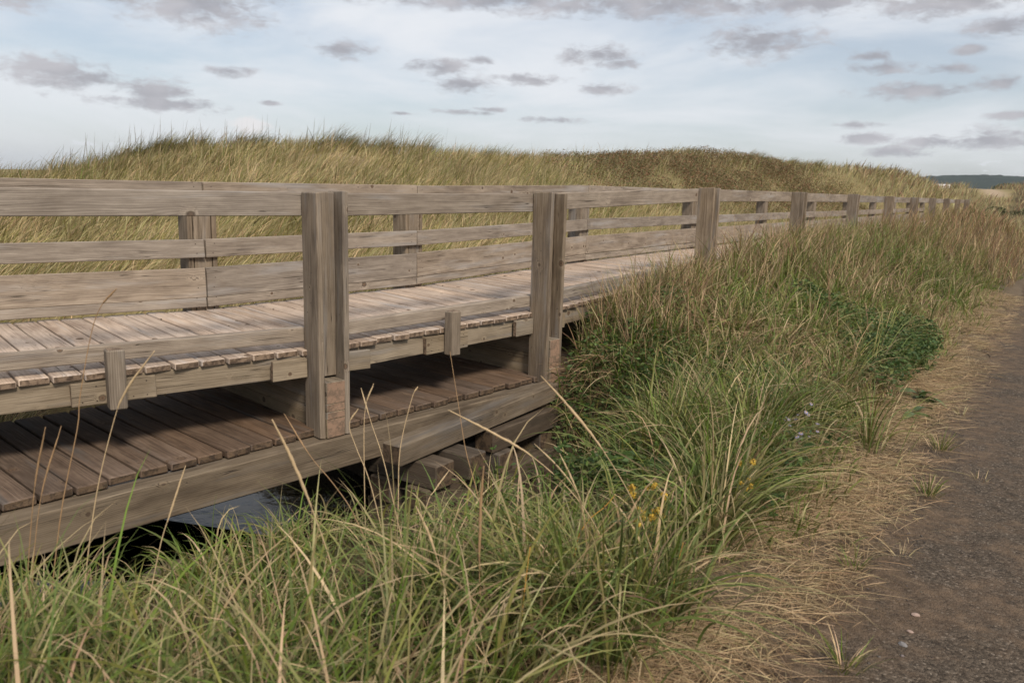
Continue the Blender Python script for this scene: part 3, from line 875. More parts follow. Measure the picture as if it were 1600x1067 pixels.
def pick_col(W, rg):
    """W: (N, len(PAL)) weights -> colour per blade"""
    W = np.asarray(W, float)
    cs = np.cumsum(W / W.sum(1, keepdims=True), 1)
    k = (rg.random(len(W))[:, None] > cs).sum(1).clip(0, len(PAL) - 1)
    return PAL[k] * rg.uniform(.72, 1.28, (len(W), 1)) * rg.uniform(.94, 1.06, (len(W), 3)), k

class Blades:
    def __init__(s):
        s.v = []; s.q = []; s.t = []; s.c = []; s.n = 0
    def add(s, base, L, th0, th1, az, w, c0, c1, nseg, tw, pw=1.2, wexp=2.0):
        N = len(base)
        if N == 0: return
        H = np.stack([np.cos(az), np.sin(az), np.zeros(N)], -1)
        Pp = np.stack([-np.sin(az), np.cos(az), np.zeros(N)], -1)
        up = np.array([0, 0, 1.0])
        nv = 2 * nseg + 1
        V = np.empty((N, nv, 3)); Cc = np.empty((N, nv, 3))
        pos = base.copy()
        for i in range(nseg + 1):
            t = i / nseg
            th = th0 + (th1 - th0) * t ** pw
            ax = np.cos(th)[:, None] * up + np.sin(th)[:, None] * H
            nd = np.cos(th)[:, None] * H - np.sin(th)[:, None] * up
            wd = np.cos(tw)[:, None] * Pp + np.sin(tw)[:, None] * nd
            ww = (w * (1 - t ** wexp) * (.55 + .45 * min(1, t * 4)))[:, None] * .5
            cc = c0 + (c1 - c0) * (t ** 1.5)
            if i < nseg:
                V[:, 2 * i] = pos - wd * ww; V[:, 2 * i + 1] = pos + wd * ww
                Cc[:, 2 * i] = cc; Cc[:, 2 * i + 1] = cc
                th_m = th0 + (th1 - th0) * ((i + .5) / nseg) ** pw
                pos = pos + (np.cos(th_m)[:, None] * up + np.sin(th_m)[:, None] * H) * (L / nseg)[:, None]
            else:
                V[:, 2 * i] = pos; Cc[:, 2 * i] = cc
        o = (s.n + np.arange(N) * nv)[:, None]
        for i in range(nseg - 1):
            s.q.append(o + np.array([[2 * i, 2 * i + 1, 2 * i + 3, 2 * i + 2]]))
        s.t.append(o + np.array([[2 * nseg - 2, 2 * nseg - 1, 2 * nseg]]))
        s.v.append(V.reshape(-1, 3)); s.c.append(Cc.reshape(-1, 3)); s.n += N * nv
    def build(s, name):
        return np_mesh(name, np.concatenate(s.v), np.concatenate(s.q) if s.q else None, np.concatenate(s.t), np.concatenate(s.c))

def in_view(x, y, m=.14):
    a = np.arctan2(x, y)
    return (a > -.585 - m) & (a < .58 + m) & (y > .6)

def scatter(n, x0, x1, y0, y1, rg, dens, m=.14):
    x = rg.uniform(x0, x1, n); y = rg.uniform(y0, y1, n)
    k = in_view(x, y, m)
    x, y = x[k], y[k]
    k = rg.random(len(x)) < dens(x, y)
    x, y = x[k], y[k]
    return x, y

def path_t(x, y):
    d, s, a, _ = polyd(x, y, PATHE)
    return -d * s
def blocked(x, y):
    """under the boardwalk or the old bridge"""
    t, arc, dz = bridge_t(x, y)
    lx = (x - low_o.x) * LN.x + (y - low_o.y) * LN.y
    ls = (x - low_o.x) * LD.x + (y - low_o.y) * LD.y
    old = (lx > -2.0) & (lx < .06) & (ls > -3.8) & (ls < 2.4)
    crib = (np.hypot(x + .5, y - 5.1) < .42) | (np.hypot(x - .0, y - 5.95) < .40)
    sB = (x - .15) * .553 + (y - 6.5) * .833
    edge = np.where(sB < .5, .30, .10)
    return ((t > -BW - .12) & (t < edge)) | old | crib

def clumps(bl, cx, cy, nb, spread, Lr, w, weights, rg, nseg, bias=(0, 0), th1r=(.7, 1.9), th0r=(.05, .45), tip=None):
    nb = np.asarray(nb)
    idx = np.repeat(np.arange(len(cx)), nb)
    N = len(idx)
    cl_L = rg.uniform(Lr[0], Lr[1], len(cx))
    cl_az = rg.uniform(0, 6.283, len(cx))
    r = np.abs(rg.normal(0, spread, N)); a = rg.uniform(0, 6.283, N)
    bx = cx[idx] + r * np.cos(a); by = cy[idx] + r * np.sin(a)
    k = ~blocked(bx, by); idx, a, bx, by = idx[k], a[k], bx[k], by[k]; N = len(idx)
    bz = terrain(bx, by)
    k = bz > WATER_Z + .02; idx, a, bx, by, bz = idx[k], a[k], bx[k], by[k], bz[k]; N = len(idx)
    hx = np.cos(a) + .55 * np.cos(cl_az[idx]) + bias[0]; hy = np.sin(a) + .55 * np.sin(cl_az[idx]) + bias[1]
    az = np.arctan2(hy, hx) + rg.normal(0, .35, N)
    L = cl_L[idx] * rg.uniform(.55, 1.1, N)
    th0 = rg.uniform(*th0r, N); th1 = th0 + rg.uniform(*th1r, N)
    c0, kk = pick_col(weights[idx], rg)
    dryish = rg.random(N) < .22
    c1 = np.where(dryish[:, None], np.array(TN) * rg.uniform(.7, 1.1, (N, 1)), c0 * 1.05)
    bl.add(np.stack([bx, by, bz - .015], -1), L, th0, th1, az, w * np.clip(np.exp(rg.normal(-.05, .30, N)), .4, 1.45), c0, c1, nseg, rg.normal(0, .6, N), np.where(rg.random(N) < .2, 4.5, 1.2))

def W_(n, **kw):
    names = ['G1', 'G2', 'G3', 'G4', 'TN', 'TD', 'BR', 'GO', 'GB', 'DK']
    w = np.zeros((n, len(names)))
    for k, v in kw.items(): w[:, names.index(k)] = v
    return w

# --- foreground: long arching beach grass on the near bank
rg = np.random.default_rng(101)
bl = Blades()
rgd = np.random.default_rng(9).random
def d_fore(x, y):
    tp = path_t(x, y); t, _, _ = bridge_t(x, y); h = terrain(x, y)
    ok = (tp > .42 + .35 * (fbm(x * 1.5, y * 1.5, 81, 2) - .5)) & (h > -.5) & (t > .2) & ~blocked(x, y) & (y > 1.15) & ~((x < .6) & (y > 3.5) & (rgd(len(x)) < .75))
    return np.where(ok, .55 + .45 * fbm(x * 2.2, y * 2.2, 83, 2), 0)
x, y = scatter(2300, -3.6, 2.0, 1.1, 5.2, rg, d_fore)
n = len(x)
gn = fbm(x * 1.3, y * 1.3, 85, 3)
lowz = np.maximum(sm(-x, .15, .8) * sm(y, 1.9, 2.5), (1 - sm(x, .55, .95)) * sm(y, 2.65, 2.95))
w = W_(n, G1=1.2, G2=1.1, G3=1.4, G4=.9, TN=.35, TD=.4, GB=.2)
w[:, 4] += .8 * sm(gn, .5, .7); w[:, 2] += 1.5 * sm(-gn, -.5, -.35)
for lo, hi, sel in ((.48, .88, lowz < .4), (.24, .42, lowz >= .4)):
    m = sel
    clumps(bl, x[m], y[m], rg.integers(12, 25, m.sum()), .05, (lo, hi), .0100, w[m], rg, 8, th1r=(.8, 2.0), th0r=(.05, .55))
# taller arching clumps at the brow of the bank
hx_ = np.array([-.15, .12, .30, .48, .0, .62, -.35, .35, .9, -.9, -1.5]); hy_ = np.array([2.62, 2.68, 2.6, 2.75, 2.5, 2.7, 2.55, 2.4, 3.3, 2.0, 1.9])
clumps(bl, hx_, hy_, np.full(len(hx_), 75), .075, (.62, .85), .0095, W_(len(hx_), G3=1.6, G4=1.3, G2=.6, TN=.35), rg, 10, bias=(-.25, 0), th1r=(1.2, 2.2), th0r=(.05, .35))
# thin dry under-storey
x, y = scatter(17000, -3.6, 2.0, 1.1, 5.2, rg, d_fore)
n = len(x)
c0, _ = pick_col(W_(n, TN=1.2, TD=1.2, G2=.8, BR=.3, G1=.5), rg)
bl.add(np.stack([x, y, terrain(x, y) - .01], -1), rg.uniform(.12, .40, n) * (1 - .45 * sm(y, 2.2, 2.9)), rg.uniform(0, .8, n), rg.uniform(.6, 1.9, n), rg.uniform(0, 6.28, n), rg.uniform(.002, .0042, n), c0, c0, 4, rg.normal(0, .6, n), np.where(rg.random(n) < .4, 4.0, 1.1))
tag(link('foreground_grass', bl.build('foreground_grass'), [VEG]), 'long arching grey green beach grass filling the near bank', 'grass', kind='stuff')

# --- bank between boardwalk and path
rg = np.random.default_rng(102)
bl = Blades()
def d_bank(x, y):
    tp = path_t(x, y); t, _, _ = bridge_t(x, y); h = terrain(x, y); r = np.hypot(x, y)
    ok = (tp > .22 + .3 * (fbm(x * 1.1, y * 1.1, 91, 2) - .45)) & (h > -.55) & (t > .1) & ~blocked(x, y) & ((y > 4.4) | (x > 1.2))
    return np.where(ok, np.clip((5.5 / r) ** 1.35, 0, 1) * (.55 + .6 * fbm(x * 1.7, y * 1.7, 93, 2)), 0)
x, y = scatter(30000, -.5, 15, 3.0, 19, rg, d_bank)
n = len(x)
tp = path_t(x, y); t, _, _ = bridge_t(x, y)
gn = fbm(x * .8 + 3, y * .8, 95, 3); sB = (x - .15) * .553 + (y - 6.5) * .833
u = tp / (tp + np.abs(t) + .01)
dry = sm(gn, .46, .66) * (1 - .5 * (1 - sm(sB, -2, 2))); redd = sm(sB, 3, 9) * sm(u, .2, .7)
w = W_(n, G2=1.0, G3=.6)
w[:, 0] = 3.0 * (1 - .8 * dry); w[:, 3] = .9; w[:, 4] = .34 + .8 * dry; w[:, 5] = .2 + .7 * dry; w[:, 6] = .05 + .9 * redd; w[:, 7] = .25; w[:, 9] = .5 * redd
tall = .36 + .22 * sm(sB, 1, 7) * sm(u, .1, .6)
edge = sm(tp, .1, .8)
sc = np.clip(np.hypot(x, y) / 6, .9, 2.4)
order = np.digitize(tall * (.35 + .65 * edge), [.24, .34, .46])
for k, (lo, hi) in enumerate(((.10, .22), (.20, .36), (.30, .48), (.42, .66))):
    m = order == k
    if m.sum(): clumps(bl, x[m], y[m], rg.integers(9, 18, m.sum()), .075, (lo, hi), .0105, w[m], rg, 5, th1r=(.5, 1.6), th0r=(.0, .5))
# arching grey-green tussocks that stand out of the bank
tx = np.array([2.0, 2.6, 1.55, 2.3, 3.1, 1.2, 1.8, 2.9, 1.45, 2.15, 3.6, 1.0, 1.35]); ty = np.array([5.6, 6.1, 4.6, 4.9, 6.7, 4.1, 6.4, 7.4, 5.3, 7.2, 7.6, 3.7, 3.9])
clumps(bl, tx, ty, np.full(len(tx), 60), .08, (.5, .78), .0075, W_(len(tx), G3=1.2, G4=1.6, G2=.6, TN=.5), rg, 8, bias=(.25, -.2), th1r=(1.1, 2.0), th0r=(.05, .4))
# tall dry grass where the bank closes over the deck edge
ss_ = .45 + 8.6 * rg.random(330) ** 1.4
ex_ = np.interp(ss_, [0, 3.5, 11.5], [.15, 2.19, 6.61]); ey_ = np.interp(ss_, [0, 3.5, 11.5], [6.5, 9.34, 16.0])
of_ = .16 + np.abs(rg.normal(0, .28, 330))
clumps(bl, ex_ + .83 * of_, ey_ - .55 * of_, rg.integers(10, 18, 330), .06, (.44, .70), .0080, W_(330, TN=1.1, TD=1.3, BR=.8, G2=1.0, G1=.7), rg, 5, th1r=(.4, 1.3), th0r=(.0, .35))
# russet and straw seed stems
x, y = scatter(9000, -.2, 15, 4.6, 19, rg, d_bank)
n = len(x); sB = (x - .15) * .553 + (y - 6.5) * .833
tp = path_t(x, y); t, _, _ = bridge_t(x, y); u = tp / (tp + np.abs(t) + .01)
k = rg.random(n) < sm(u, .15, .6) * (.35 + .65 * sm(sB, 1, 6)); x, y = x[k], y[k]; n = len(x)
c0, _ = pick_col(W_(n, TN=1.0, BR=1.2, TD=1.0, GO=.3), rg)
bl.add(np.stack([x, y, terrain(x, y)], -1), rg.uniform(.4, .78, n), rg.uniform(0, .3, n), rg.uniform(.2, 1.0, n), rg.normal(.4, 1.2, n), rg.uniform(.0035, .0075, n), c0, c0 * np.array([1.05, .92, .85]), 5, rg.normal(0, .6, n), 2.0, 5.0)
tag(link('bank_grass', bl.build('bank_grass'), [VEG]), 'mixed green and dry brown grass on the bank between boardwalk and path', 'grass', kind='stuff')

# --- far bank, beyond
rg = np.random.default_rng(103)
bl = Blades()
def d_fb(x, y):
    tp = path_t(x, y); t, _, _ = bridge_t(x, y); r = np.hypot(x, y)
    ok = ((tp > .2) & (t > .1) & ~blocked(x, y) & (y > 15)) | ((y > 12) & (tp < -2.8))
    return np.where(ok, np.clip((20 / r) ** 1.5, 0, 1), 0)
x, y = scatter(110000, 3, 40, 12, 46, rg, d_fb, .2)
n = len(x); gn = fbm(x * .45, y * .45, 97, 3)
w = W_(n, G2=.9, BR=1.3, TD=1.2, TN=.7, DK=.7, GB=.8, G3=.3)
w[:, 6] += 1.2 * sm(gn, .45, .6)
c0, _ = pick_col(w, rg)
r = np.hypot(x, y)
bl.add(np.stack([x, y, terrain(x, y) - .02], -1), rg.uniform(.35, .78, n), rg.uniform(0, .35, n), rg.uniform(.3, 1.3, n), rg.normal(.2, 1.3, n), rg.uniform(.008, .014, n) * np.clip(r / 20, .8, 2), c0, c0 * np.array([1.1, 1.0, .9]), 3, rg.normal(0, .6, n), 1.6)
tag(link('far_bank_grass', bl.build('far_bank_grass'), [VEG]), 'tall russet brown grass along the far end of the boardwalk', 'grass', kind='stuff')

# --- field behind the boardwalk and the dune
rg = np.random.default_rng(104)
bl = Blades()
def d_field(x, y):
    t, _, _ = bridge_t(x, y); tb = -t - BW; r = np.hypot(x, y)
    d, s, a, z = polyd(x, y, RIDGE)
    return np.where((tb > .12) & ((s > 0) | (d > 6)), np.clip((8.5 / r) ** 1.5, 0, 1), 0)
x, y = scatter(200000, -13, 13, 5, 27, rg, d_field, .1)
n = len(x); gn = fbm(x * .7, y * .7, 99, 3)
h = terrain(x, y)
k = h > -.62; x, y, gn, h = x[k], y[k], gn[k], h[k]; n = len(x)
w = W_(n, GO=1.5, GB=1.3, G2=1.0, TN=.9, TD=.3)
w[:, 1] += 1.3 * sm(-gn, -.46, -.34); w[:, 4] += .9 * sm(gn, .5, .65)
c0, _ = pick_col(w, rg)
az = .25 + 1.3 * (fbm(x * .5, y * .5, 98, 2) - .5) * 2 + rg.normal(0, .55, n)
bl.add(np.stack([x, y, h - .02], -1), rg.uniform(.35, .72, n), rg.uniform(.05, .5, n), rg.uniform(.9, 1.75, n), az, rg.uniform(.006, .010, n) * np.clip(np.hypot(x, y) / 9, .9, 2), c0, c0 * np.array([1.15, 1.08, .95]), 4, rg.normal(0, .6, n), 1.2)
tag(link('field_grass', bl.build('field_grass'), [VEG]), 'golden windswept grass filling the hollow behind the boardwalk', 'grass', kind='stuff')

rg = np.random.default_rng(105)
bl = Blades()
SHRUBL = [(4.0, 30.2), (8.3, 32.6), (13.8, 38.2)]
def d_dune(x, y):
    t, _, _ = bridge_t(x, y); tb = -t - BW; r = np.hypot(x, y)
    d, s, a, z = polyd(x, y, RIDGE)
    ok = (tb > .5) & (r > 14) & ((s > 0) | (d < 1.6)) & (d < 26)
    bare = np.exp(-((x + 5.8) / 2.6) ** 2 - ((y - 24.4) / .8) ** 2) * .75 + .6 * np.exp(-((x + .6) / .9) ** 2 - ((y - 28) / 1.2) ** 2)
    return np.where(ok, np.clip((20 / r) ** 1.25, 0, 1) * (1 - np.clip(bare, 0, .92)) * (.7 + .3 * (d < 3)) * (1 - .6 * np.exp(-(polyd(x, y, SHRUBL)[0] / 1.5) ** 2)), 0)
x, y = scatter(300000, -26, 36, 10, 64, rg, d_dune, .1)
n = len(x)
d, s, a, z = polyd(x, y, RIDGE)
gn = fbm(x * .33, y * .33, 111, 3); r = np.hypot(x, y)
w = W_(n, GO=1.5, GB=1.3, TN=.7, G2=.8)
w[:, 1] += 1.4 * sm(gn, .52, .68); w[:, 7] += 1.5 * sm(x, 8, 22); w[:, 9] += 1.0 * (1 - sm(d, .3, 2.2)) * (1 - sm(x, -3, 2)); w[:, 5] += .8 * (1 - sm(d, .3, 2.0))
c0, _ = pick_col(w, rg)
c0 = c0 * (.50 + .95 * fbm(x * .55, y * .55, 113, 4))[:, None]
az = .1 + 1.2 * (fbm(x * .3, y * .3, 114, 2) - .5) * 2 + rg.normal(0, .6, n)
Lb = rg.uniform(.34, .66, n) * (.8 + .5 * fbm(x * .8, y * .8, 115, 2))
bl.add(np.stack([x, y, terrain(x, y) - .03], -1), Lb, rg.uniform(.0, .4, n), rg.uniform(.5, 1.35, n), az, rg.uniform(.009, .015, n) * np.clip(r / 22, .8, 2.2), c0, c0 * np.array([1.12, 1.06, .95]), 3, rg.normal(0, .7, n), 1.2)
# uneven clumps of marram
x, y = scatter(70000, -26, 34, 12, 60, rg, lambda x, y: d_dune(x, y) * np.clip(fbm(x * .8, y * .8, 141, 3) * 3.2 - 1.05, .05, 1), .1)
n = len(x); gn = fbm(x * .4, y * .4, 143, 3); gz_ = polyd(x, y, RIDGE)[0]
w = W_(n, GB=1.2, GO=1.0, G2=1.4, TN=.7, TD=.5, DK=.4)
w[:, 0] = 1.0 * sm(gn, .5, .62); w[:, 4] += 1.5 * sm(-gn, -.44, -.34); w[:, 9] += .8 * (1 - sm(gz_, .3, 2.5))
for k in range(3):
    m = np.arange(n) % 3 == k
    clumps(bl, x[m], y[m], rg.integers(7, 13, m.sum()), .10, ((.35, .6), (.45, .8), (.55, .98))[k], .016, w[m], rg, 3, bias=(1.1, .1), th1r=(.4, 1.3), th0r=(.0, .4))
# dark wind-combed tufts along the crest
RP = np.array(RIDGE)
cum = np.concatenate([[0], np.cumsum(np.hypot(*np.diff(RP[:, :2], axis=0).T))])
ss = rg.uniform(cum[1], cum[-3], 1100)
tx = np.interp(ss, cum, RP[:, 0]) + rg.normal(0, .5, 1100); ty = np.interp(ss, cum, RP[:, 1]) + rg.normal(0, .6, 1100) - .3
keep = rg.random(1100) < np.where(tx < -3, .9, .2) * sm(fbm(tx * .55, ty * .1, 117, 2), .32, .55)
tx, ty = tx[keep], ty[keep]
idx = np.repeat(np.arange(len(tx)), 48); N = len(idx)
bx = tx[idx] + rg.normal(0, .18, N); by = ty[idx] + rg.normal(0, .18, N)
c0, _ = pick_col(W_(N, DK=1.8, G2=1.2, GB=.4, TD=.6), rg)
hgt = rg.uniform(.6, 1.15, len(tx)) * np.where(tx < -3, 1.0, .72)
bl.add(np.stack([bx, by, terrain(bx, by) - .02], -1), hgt[idx] * rg.uniform(.55, 1.1, N), rg.uniform(0, .35, N), rg.uniform(.7, 1.6, N), rg.normal(.05, .5, N), rg.uniform(.010, .015, N) * np.clip(np.hypot(bx, by) / 24, .8, 2), c0, c0 * 1.1, 4, rg.normal(0, .6, N), 1.3)
# lone seed stems against the sky
ss = rg.uniform(cum[4], cum[12], 70)
bx = np.interp(ss, cum, RP[:, 0]); by = np.interp(ss, cum, RP[:, 1])
N = len(bx); c0 = np.tile(np.array([.16, .13, .085]), (N, 1))
bl.add(np.stack([bx, by, terrain(bx, by)], -1), rg.uniform(.8, 1.35, N), rg.uniform(0, .12, N), rg.uniform(.05, .5, N), rg.normal(.1, .8, N), np.full(N, .014), c0, c0, 4, rg.normal(0, .6, N), 1.5, 6.0)
tag(link('dune_grass', bl.build('dune_grass'), [VEG]), 'golden marram grass covering the dune ridge', 'grass', kind='stuff')

# --- far hummocks at right
rg = np.random.default_rng(106)
bl = Blades()
def d_far(x, y):
    dp, _, _, _ = polyd(x, y, [(45, 76), (48, 84), (50.5, 94), (50.6, 94.2), (58, 90), (62, 86)])
    r = np.hypot(x, y)
    t, _, _ = bridge_t(x, y)
    return np.where((dp > 1.6) & (r > 38) & ((t > .3) | (t < -3) | (y > 38)), .9 * sm(fbm(x * .2, y * .2, 119, 3), .25, .55), 0)
x, y = scatter(90000, 18, 100, 33, 112, rg, d_far, .1)
n = len(x); gn = fbm(x * .15, y * .15, 121, 3)
w = W_(n, GB=1.2, TD=1.2, BR=.7, DK=.8, GO=.6)
c0, _ = pick_col(w, rg)
bl.add(np.stack([x, y, terrain(x, y) - .03], -1), rg.uniform(.5, 1.0, n), rg.uniform(0, .4, n), rg.uniform(.4, 1.3, n), rg.normal(.2, 1.0, n), rg.uniform(.04, .08, n), c0, c0 * 1.1, 2, rg.normal(0, .7, n), 1.2)
tag(link('hummock_grass', bl.build('hummock_grass'), [VEG]), 'brown grass on the far hummocks beyond the boardwalk end', 'grass', kind='stuff')

# --- straw lying along the path edge
rg = np.random.default_rng(107)
bl = Blades()
def d_straw(x, y):
    tp = path_t(x, y)
    f = sm(tp, -.34, .16) ** 1.5 * (1 - sm(tp, .62, 1.05))
    return f * np.clip(fbm(x * 2.0, y * 2.0, 123, 3) * 3.0 - .62, .10, 1) * np.clip((4.5 / np.hypot(x, y)) ** 1.1, 0, 1)
x, y = scatter(1300000, -.6, 9, 1.0, 14, rg, d_straw)
n = len(x)
c0, _ = pick_col(W_(n, TN=2.4, TD=1.2, GO=.25), rg)
bl.add(np.stack([x, y, terrain(x, y) + rg.uniform(.008, .035, n)], -1), rg.gamma(3.0, .034, n) + .02, rg.uniform(1.25, 1.55, n), rg.uniform(1.45, 1.75, n), rg.uniform(0, 6.28, n), rg.uniform(.0012, .0032, n), c0, c0, 3, rg.normal(0, .8, n), 1.0, 4.0)
tag(link('dry_straw', bl.build('dry_straw'), [VEGDRY]), 'flattened dry straw along the edge of the gravel path', 'straw', kind='stuff')

# --- matted dead thatch hanging on the bank by the bridge
bl = Blades()
x, y = scatter(60000, .3, 3.2, 4.4, 7.6, rg, lambda x, y: np.where(~blocked(x, y) & (path_t(x, y) > .5) & (terrain(x, y) > -.5), np.clip(fbm(x * 1.1, y * 1.1, 125, 3) * 3.4 - 1.75, 0, .8), 0))
n = len(x)
c0, _ = pick_col(W_(n, TN=1.3, TD=2.0, BR=.6), rg)
bl.add(np.stack([x, y, terrain(x, y) + rg.uniform(.0, .16, n)], -1), rg.uniform(.15, .42, n), rg.uniform(.9, 1.4, n), rg.uniform(1.6, 2.4, n), rg.normal(-2.2, .8, n), rg.uniform(.0025, .005, n), c0, c0, 4, rg.normal(0, .8, n), 1.0, 4.0)
tag(link('dead_thatch', bl.build('dead_thatch'), [VEGDRY]), 'matted brown dead grass hanging over the bank beside the bridge', 'dead grass', kind='stuff')

# --- small leaves: undergrowth on the bank, rusty low shrubs on the dune
def leaf_cloud(P, size, col, rg):
    n = len(P)
    a = rg.normal(0, 1, (n, 3)); a /= np.linalg.norm(a, axis=1, keepdims=True)
    a[:, 2] = a[:, 2] * .6
    b = np.cross(a, rg.normal(0, 1, (n, 3))); b /= np.linalg.norm(b, axis=1, keepdims=True)
    s = size[:, None]
    V = np.stack([P - a * s, P + b * s * .42 - a * s * .15, P + a * s, P - b * s * .42 - a * s * .15], 1)
    return V.reshape(-1, 3), (np.arange(n) * 4)[:, None] + np.arange(4)[None], np.repeat(col, 4, 0)
def patch(name, n, x0, x1, y0, y1, dens, hmax, size, cols, label, cat, seed, m=.14):
    rg = np.random.default_rng(seed)
    x, y = scatter(n, x0, x1, y0, y1, rg, dens, m)
    k = len(x)
    z = terrain(x, y) + hmax * rg.random(k) ** .8 * (.5 + fbm(x * 1.9, y * 1.9, seed, 2))
    c = np.array(cols)[rg.integers(0, len(cols), k)] * rg.uniform(.7, 1.3, (k, 1))
    v, q, cc = leaf_cloud(np.stack([x, y, z], -1), rg.uniform(*size, k), c, rg)
    return tag(link(name, np_mesh(name, v, q, None, cc), [VEG]), label, cat, kind='stuff')
patch('bank_undergrowth', 110000, .25, 4.5, 3.6, 8.5, lambda x, y: np.where(~blocked(x, y) & (path_t(x, y) > .3) & (terrain(x, y) > -.55), np.clip(2.4 * np.exp(-((x - .85) / .75) ** 2 - ((y - 5.5) / .9) ** 2) + .9 * sm(fbm(x * .9, y * .9, 131, 3), .55, .7), 0, 1), 0),
      .26, (.014, .032), [(.06, .105, .03), (.09, .14, .04), (.04, .075, .022), (.13, .15, .05)], 'small dark green leaves of undergrowth on the bank', 'undergrowth', 201)
patch('bank_herbs', 80000, -1.2, 9, 1.8, 13, lambda x, y: np.where(~blocked(x, y) & (path_t(x, y) > .55) & (terrain(x, y) > -.5), np.clip(fbm(x * 1.2, y * 1.2, 137, 3) * 4 - 1.75, 0, 1) * np.clip(5 / np.hypot(x, y), 0, 1), 0),
      .30, (.012, .024), [(.065, .12, .022), (.095, .15, .032), (.05, .09, .02), (.13, .165, .045)], 'low green herbs growing between the grasses of the bank', 'herbs', 203)
patch('dune_shrub_cover', 330000, 1, 19, 26, 44, lambda x, y: np.where(True, np.clip(1.3 * np.exp(-((polyd(x, y, SHRUBL)[0]) / 2.8) ** 2) * np.clip(fbm(x * .7, y * .7, 133, 3) * 3.4 - .95, 0, 1) * .9 + 1.1 * np.exp(-((polyd(x, y, [(4.0, 33.2), (6.0, 34.3), (8, 35.3)])[0]) / .7) ** 2) * (fbm(x * .8, y * .8, 135, 3) * 2 - .4), 0, 1), 0),
        .42, (.025, .05), [(.20, .115, .062), (.15, .12, .055), (.24, .125, .072), (.12, .12, .05), (.17, .15, .07)], 'low rusty brown shrubs covering the dune slope', 'shrubs', 202)
#OBJ-MARK
# ------------------------------------------------------------------ single stalks and plants
def smooth_line(pts, n):
    P = [Vector(p) for p in pts]
    P = [P[0] * 2 - P[1]] + P + [P[-1] * 2 - P[-2]]
    out = []
    segs = len(P) - 3
    for k in range(n + 1):
        u = k / n * segs
        i = min(int(u), segs - 1); f = u - i
        a, b, c, d = P[i:i + 4]
        out.append(.5 * ((2 * b) + (c - a) * f + (2 * a - 5 * b + 4 * c - d) * f * f + (3 * b - a - 3 * c + d) * f ** 3))
    return out

def tube_mesh(name, line, rad, sides=5):
    V = []; F = []
    for i, p in enumerate(line):
        d = (line[min(i + 1, len(line) - 1)] - line[max(i - 1, 0)]).normalized()
        u = d.orthogonal().normalized(); w = d.cross(u)
        for k in range(sides):
            a = k * 2 * math.pi / sides
            r = rad[i] if not isinstance(rad[i], (list, tuple)) else rad[i][k]
            V.append(tuple(p + (u * math.cos(a) + w * math.sin(a)) * r))
    for i in range(len(line) - 1):
        for k in range(sides):
            F.append([i * sides + k, i * sides + (k + 1) % sides, (i + 1) * sides + (k + 1) % sides, (i + 1) * sides + k])
    F.append(list(range(sides))[::-1]); F.append([(len(line) - 1) * sides + k for k in range(sides)])
    me = bpy.data.meshes.new(name); me.from_pydata(V, [], F)
    for p in me.polygons: p.use_smooth = True
    return me

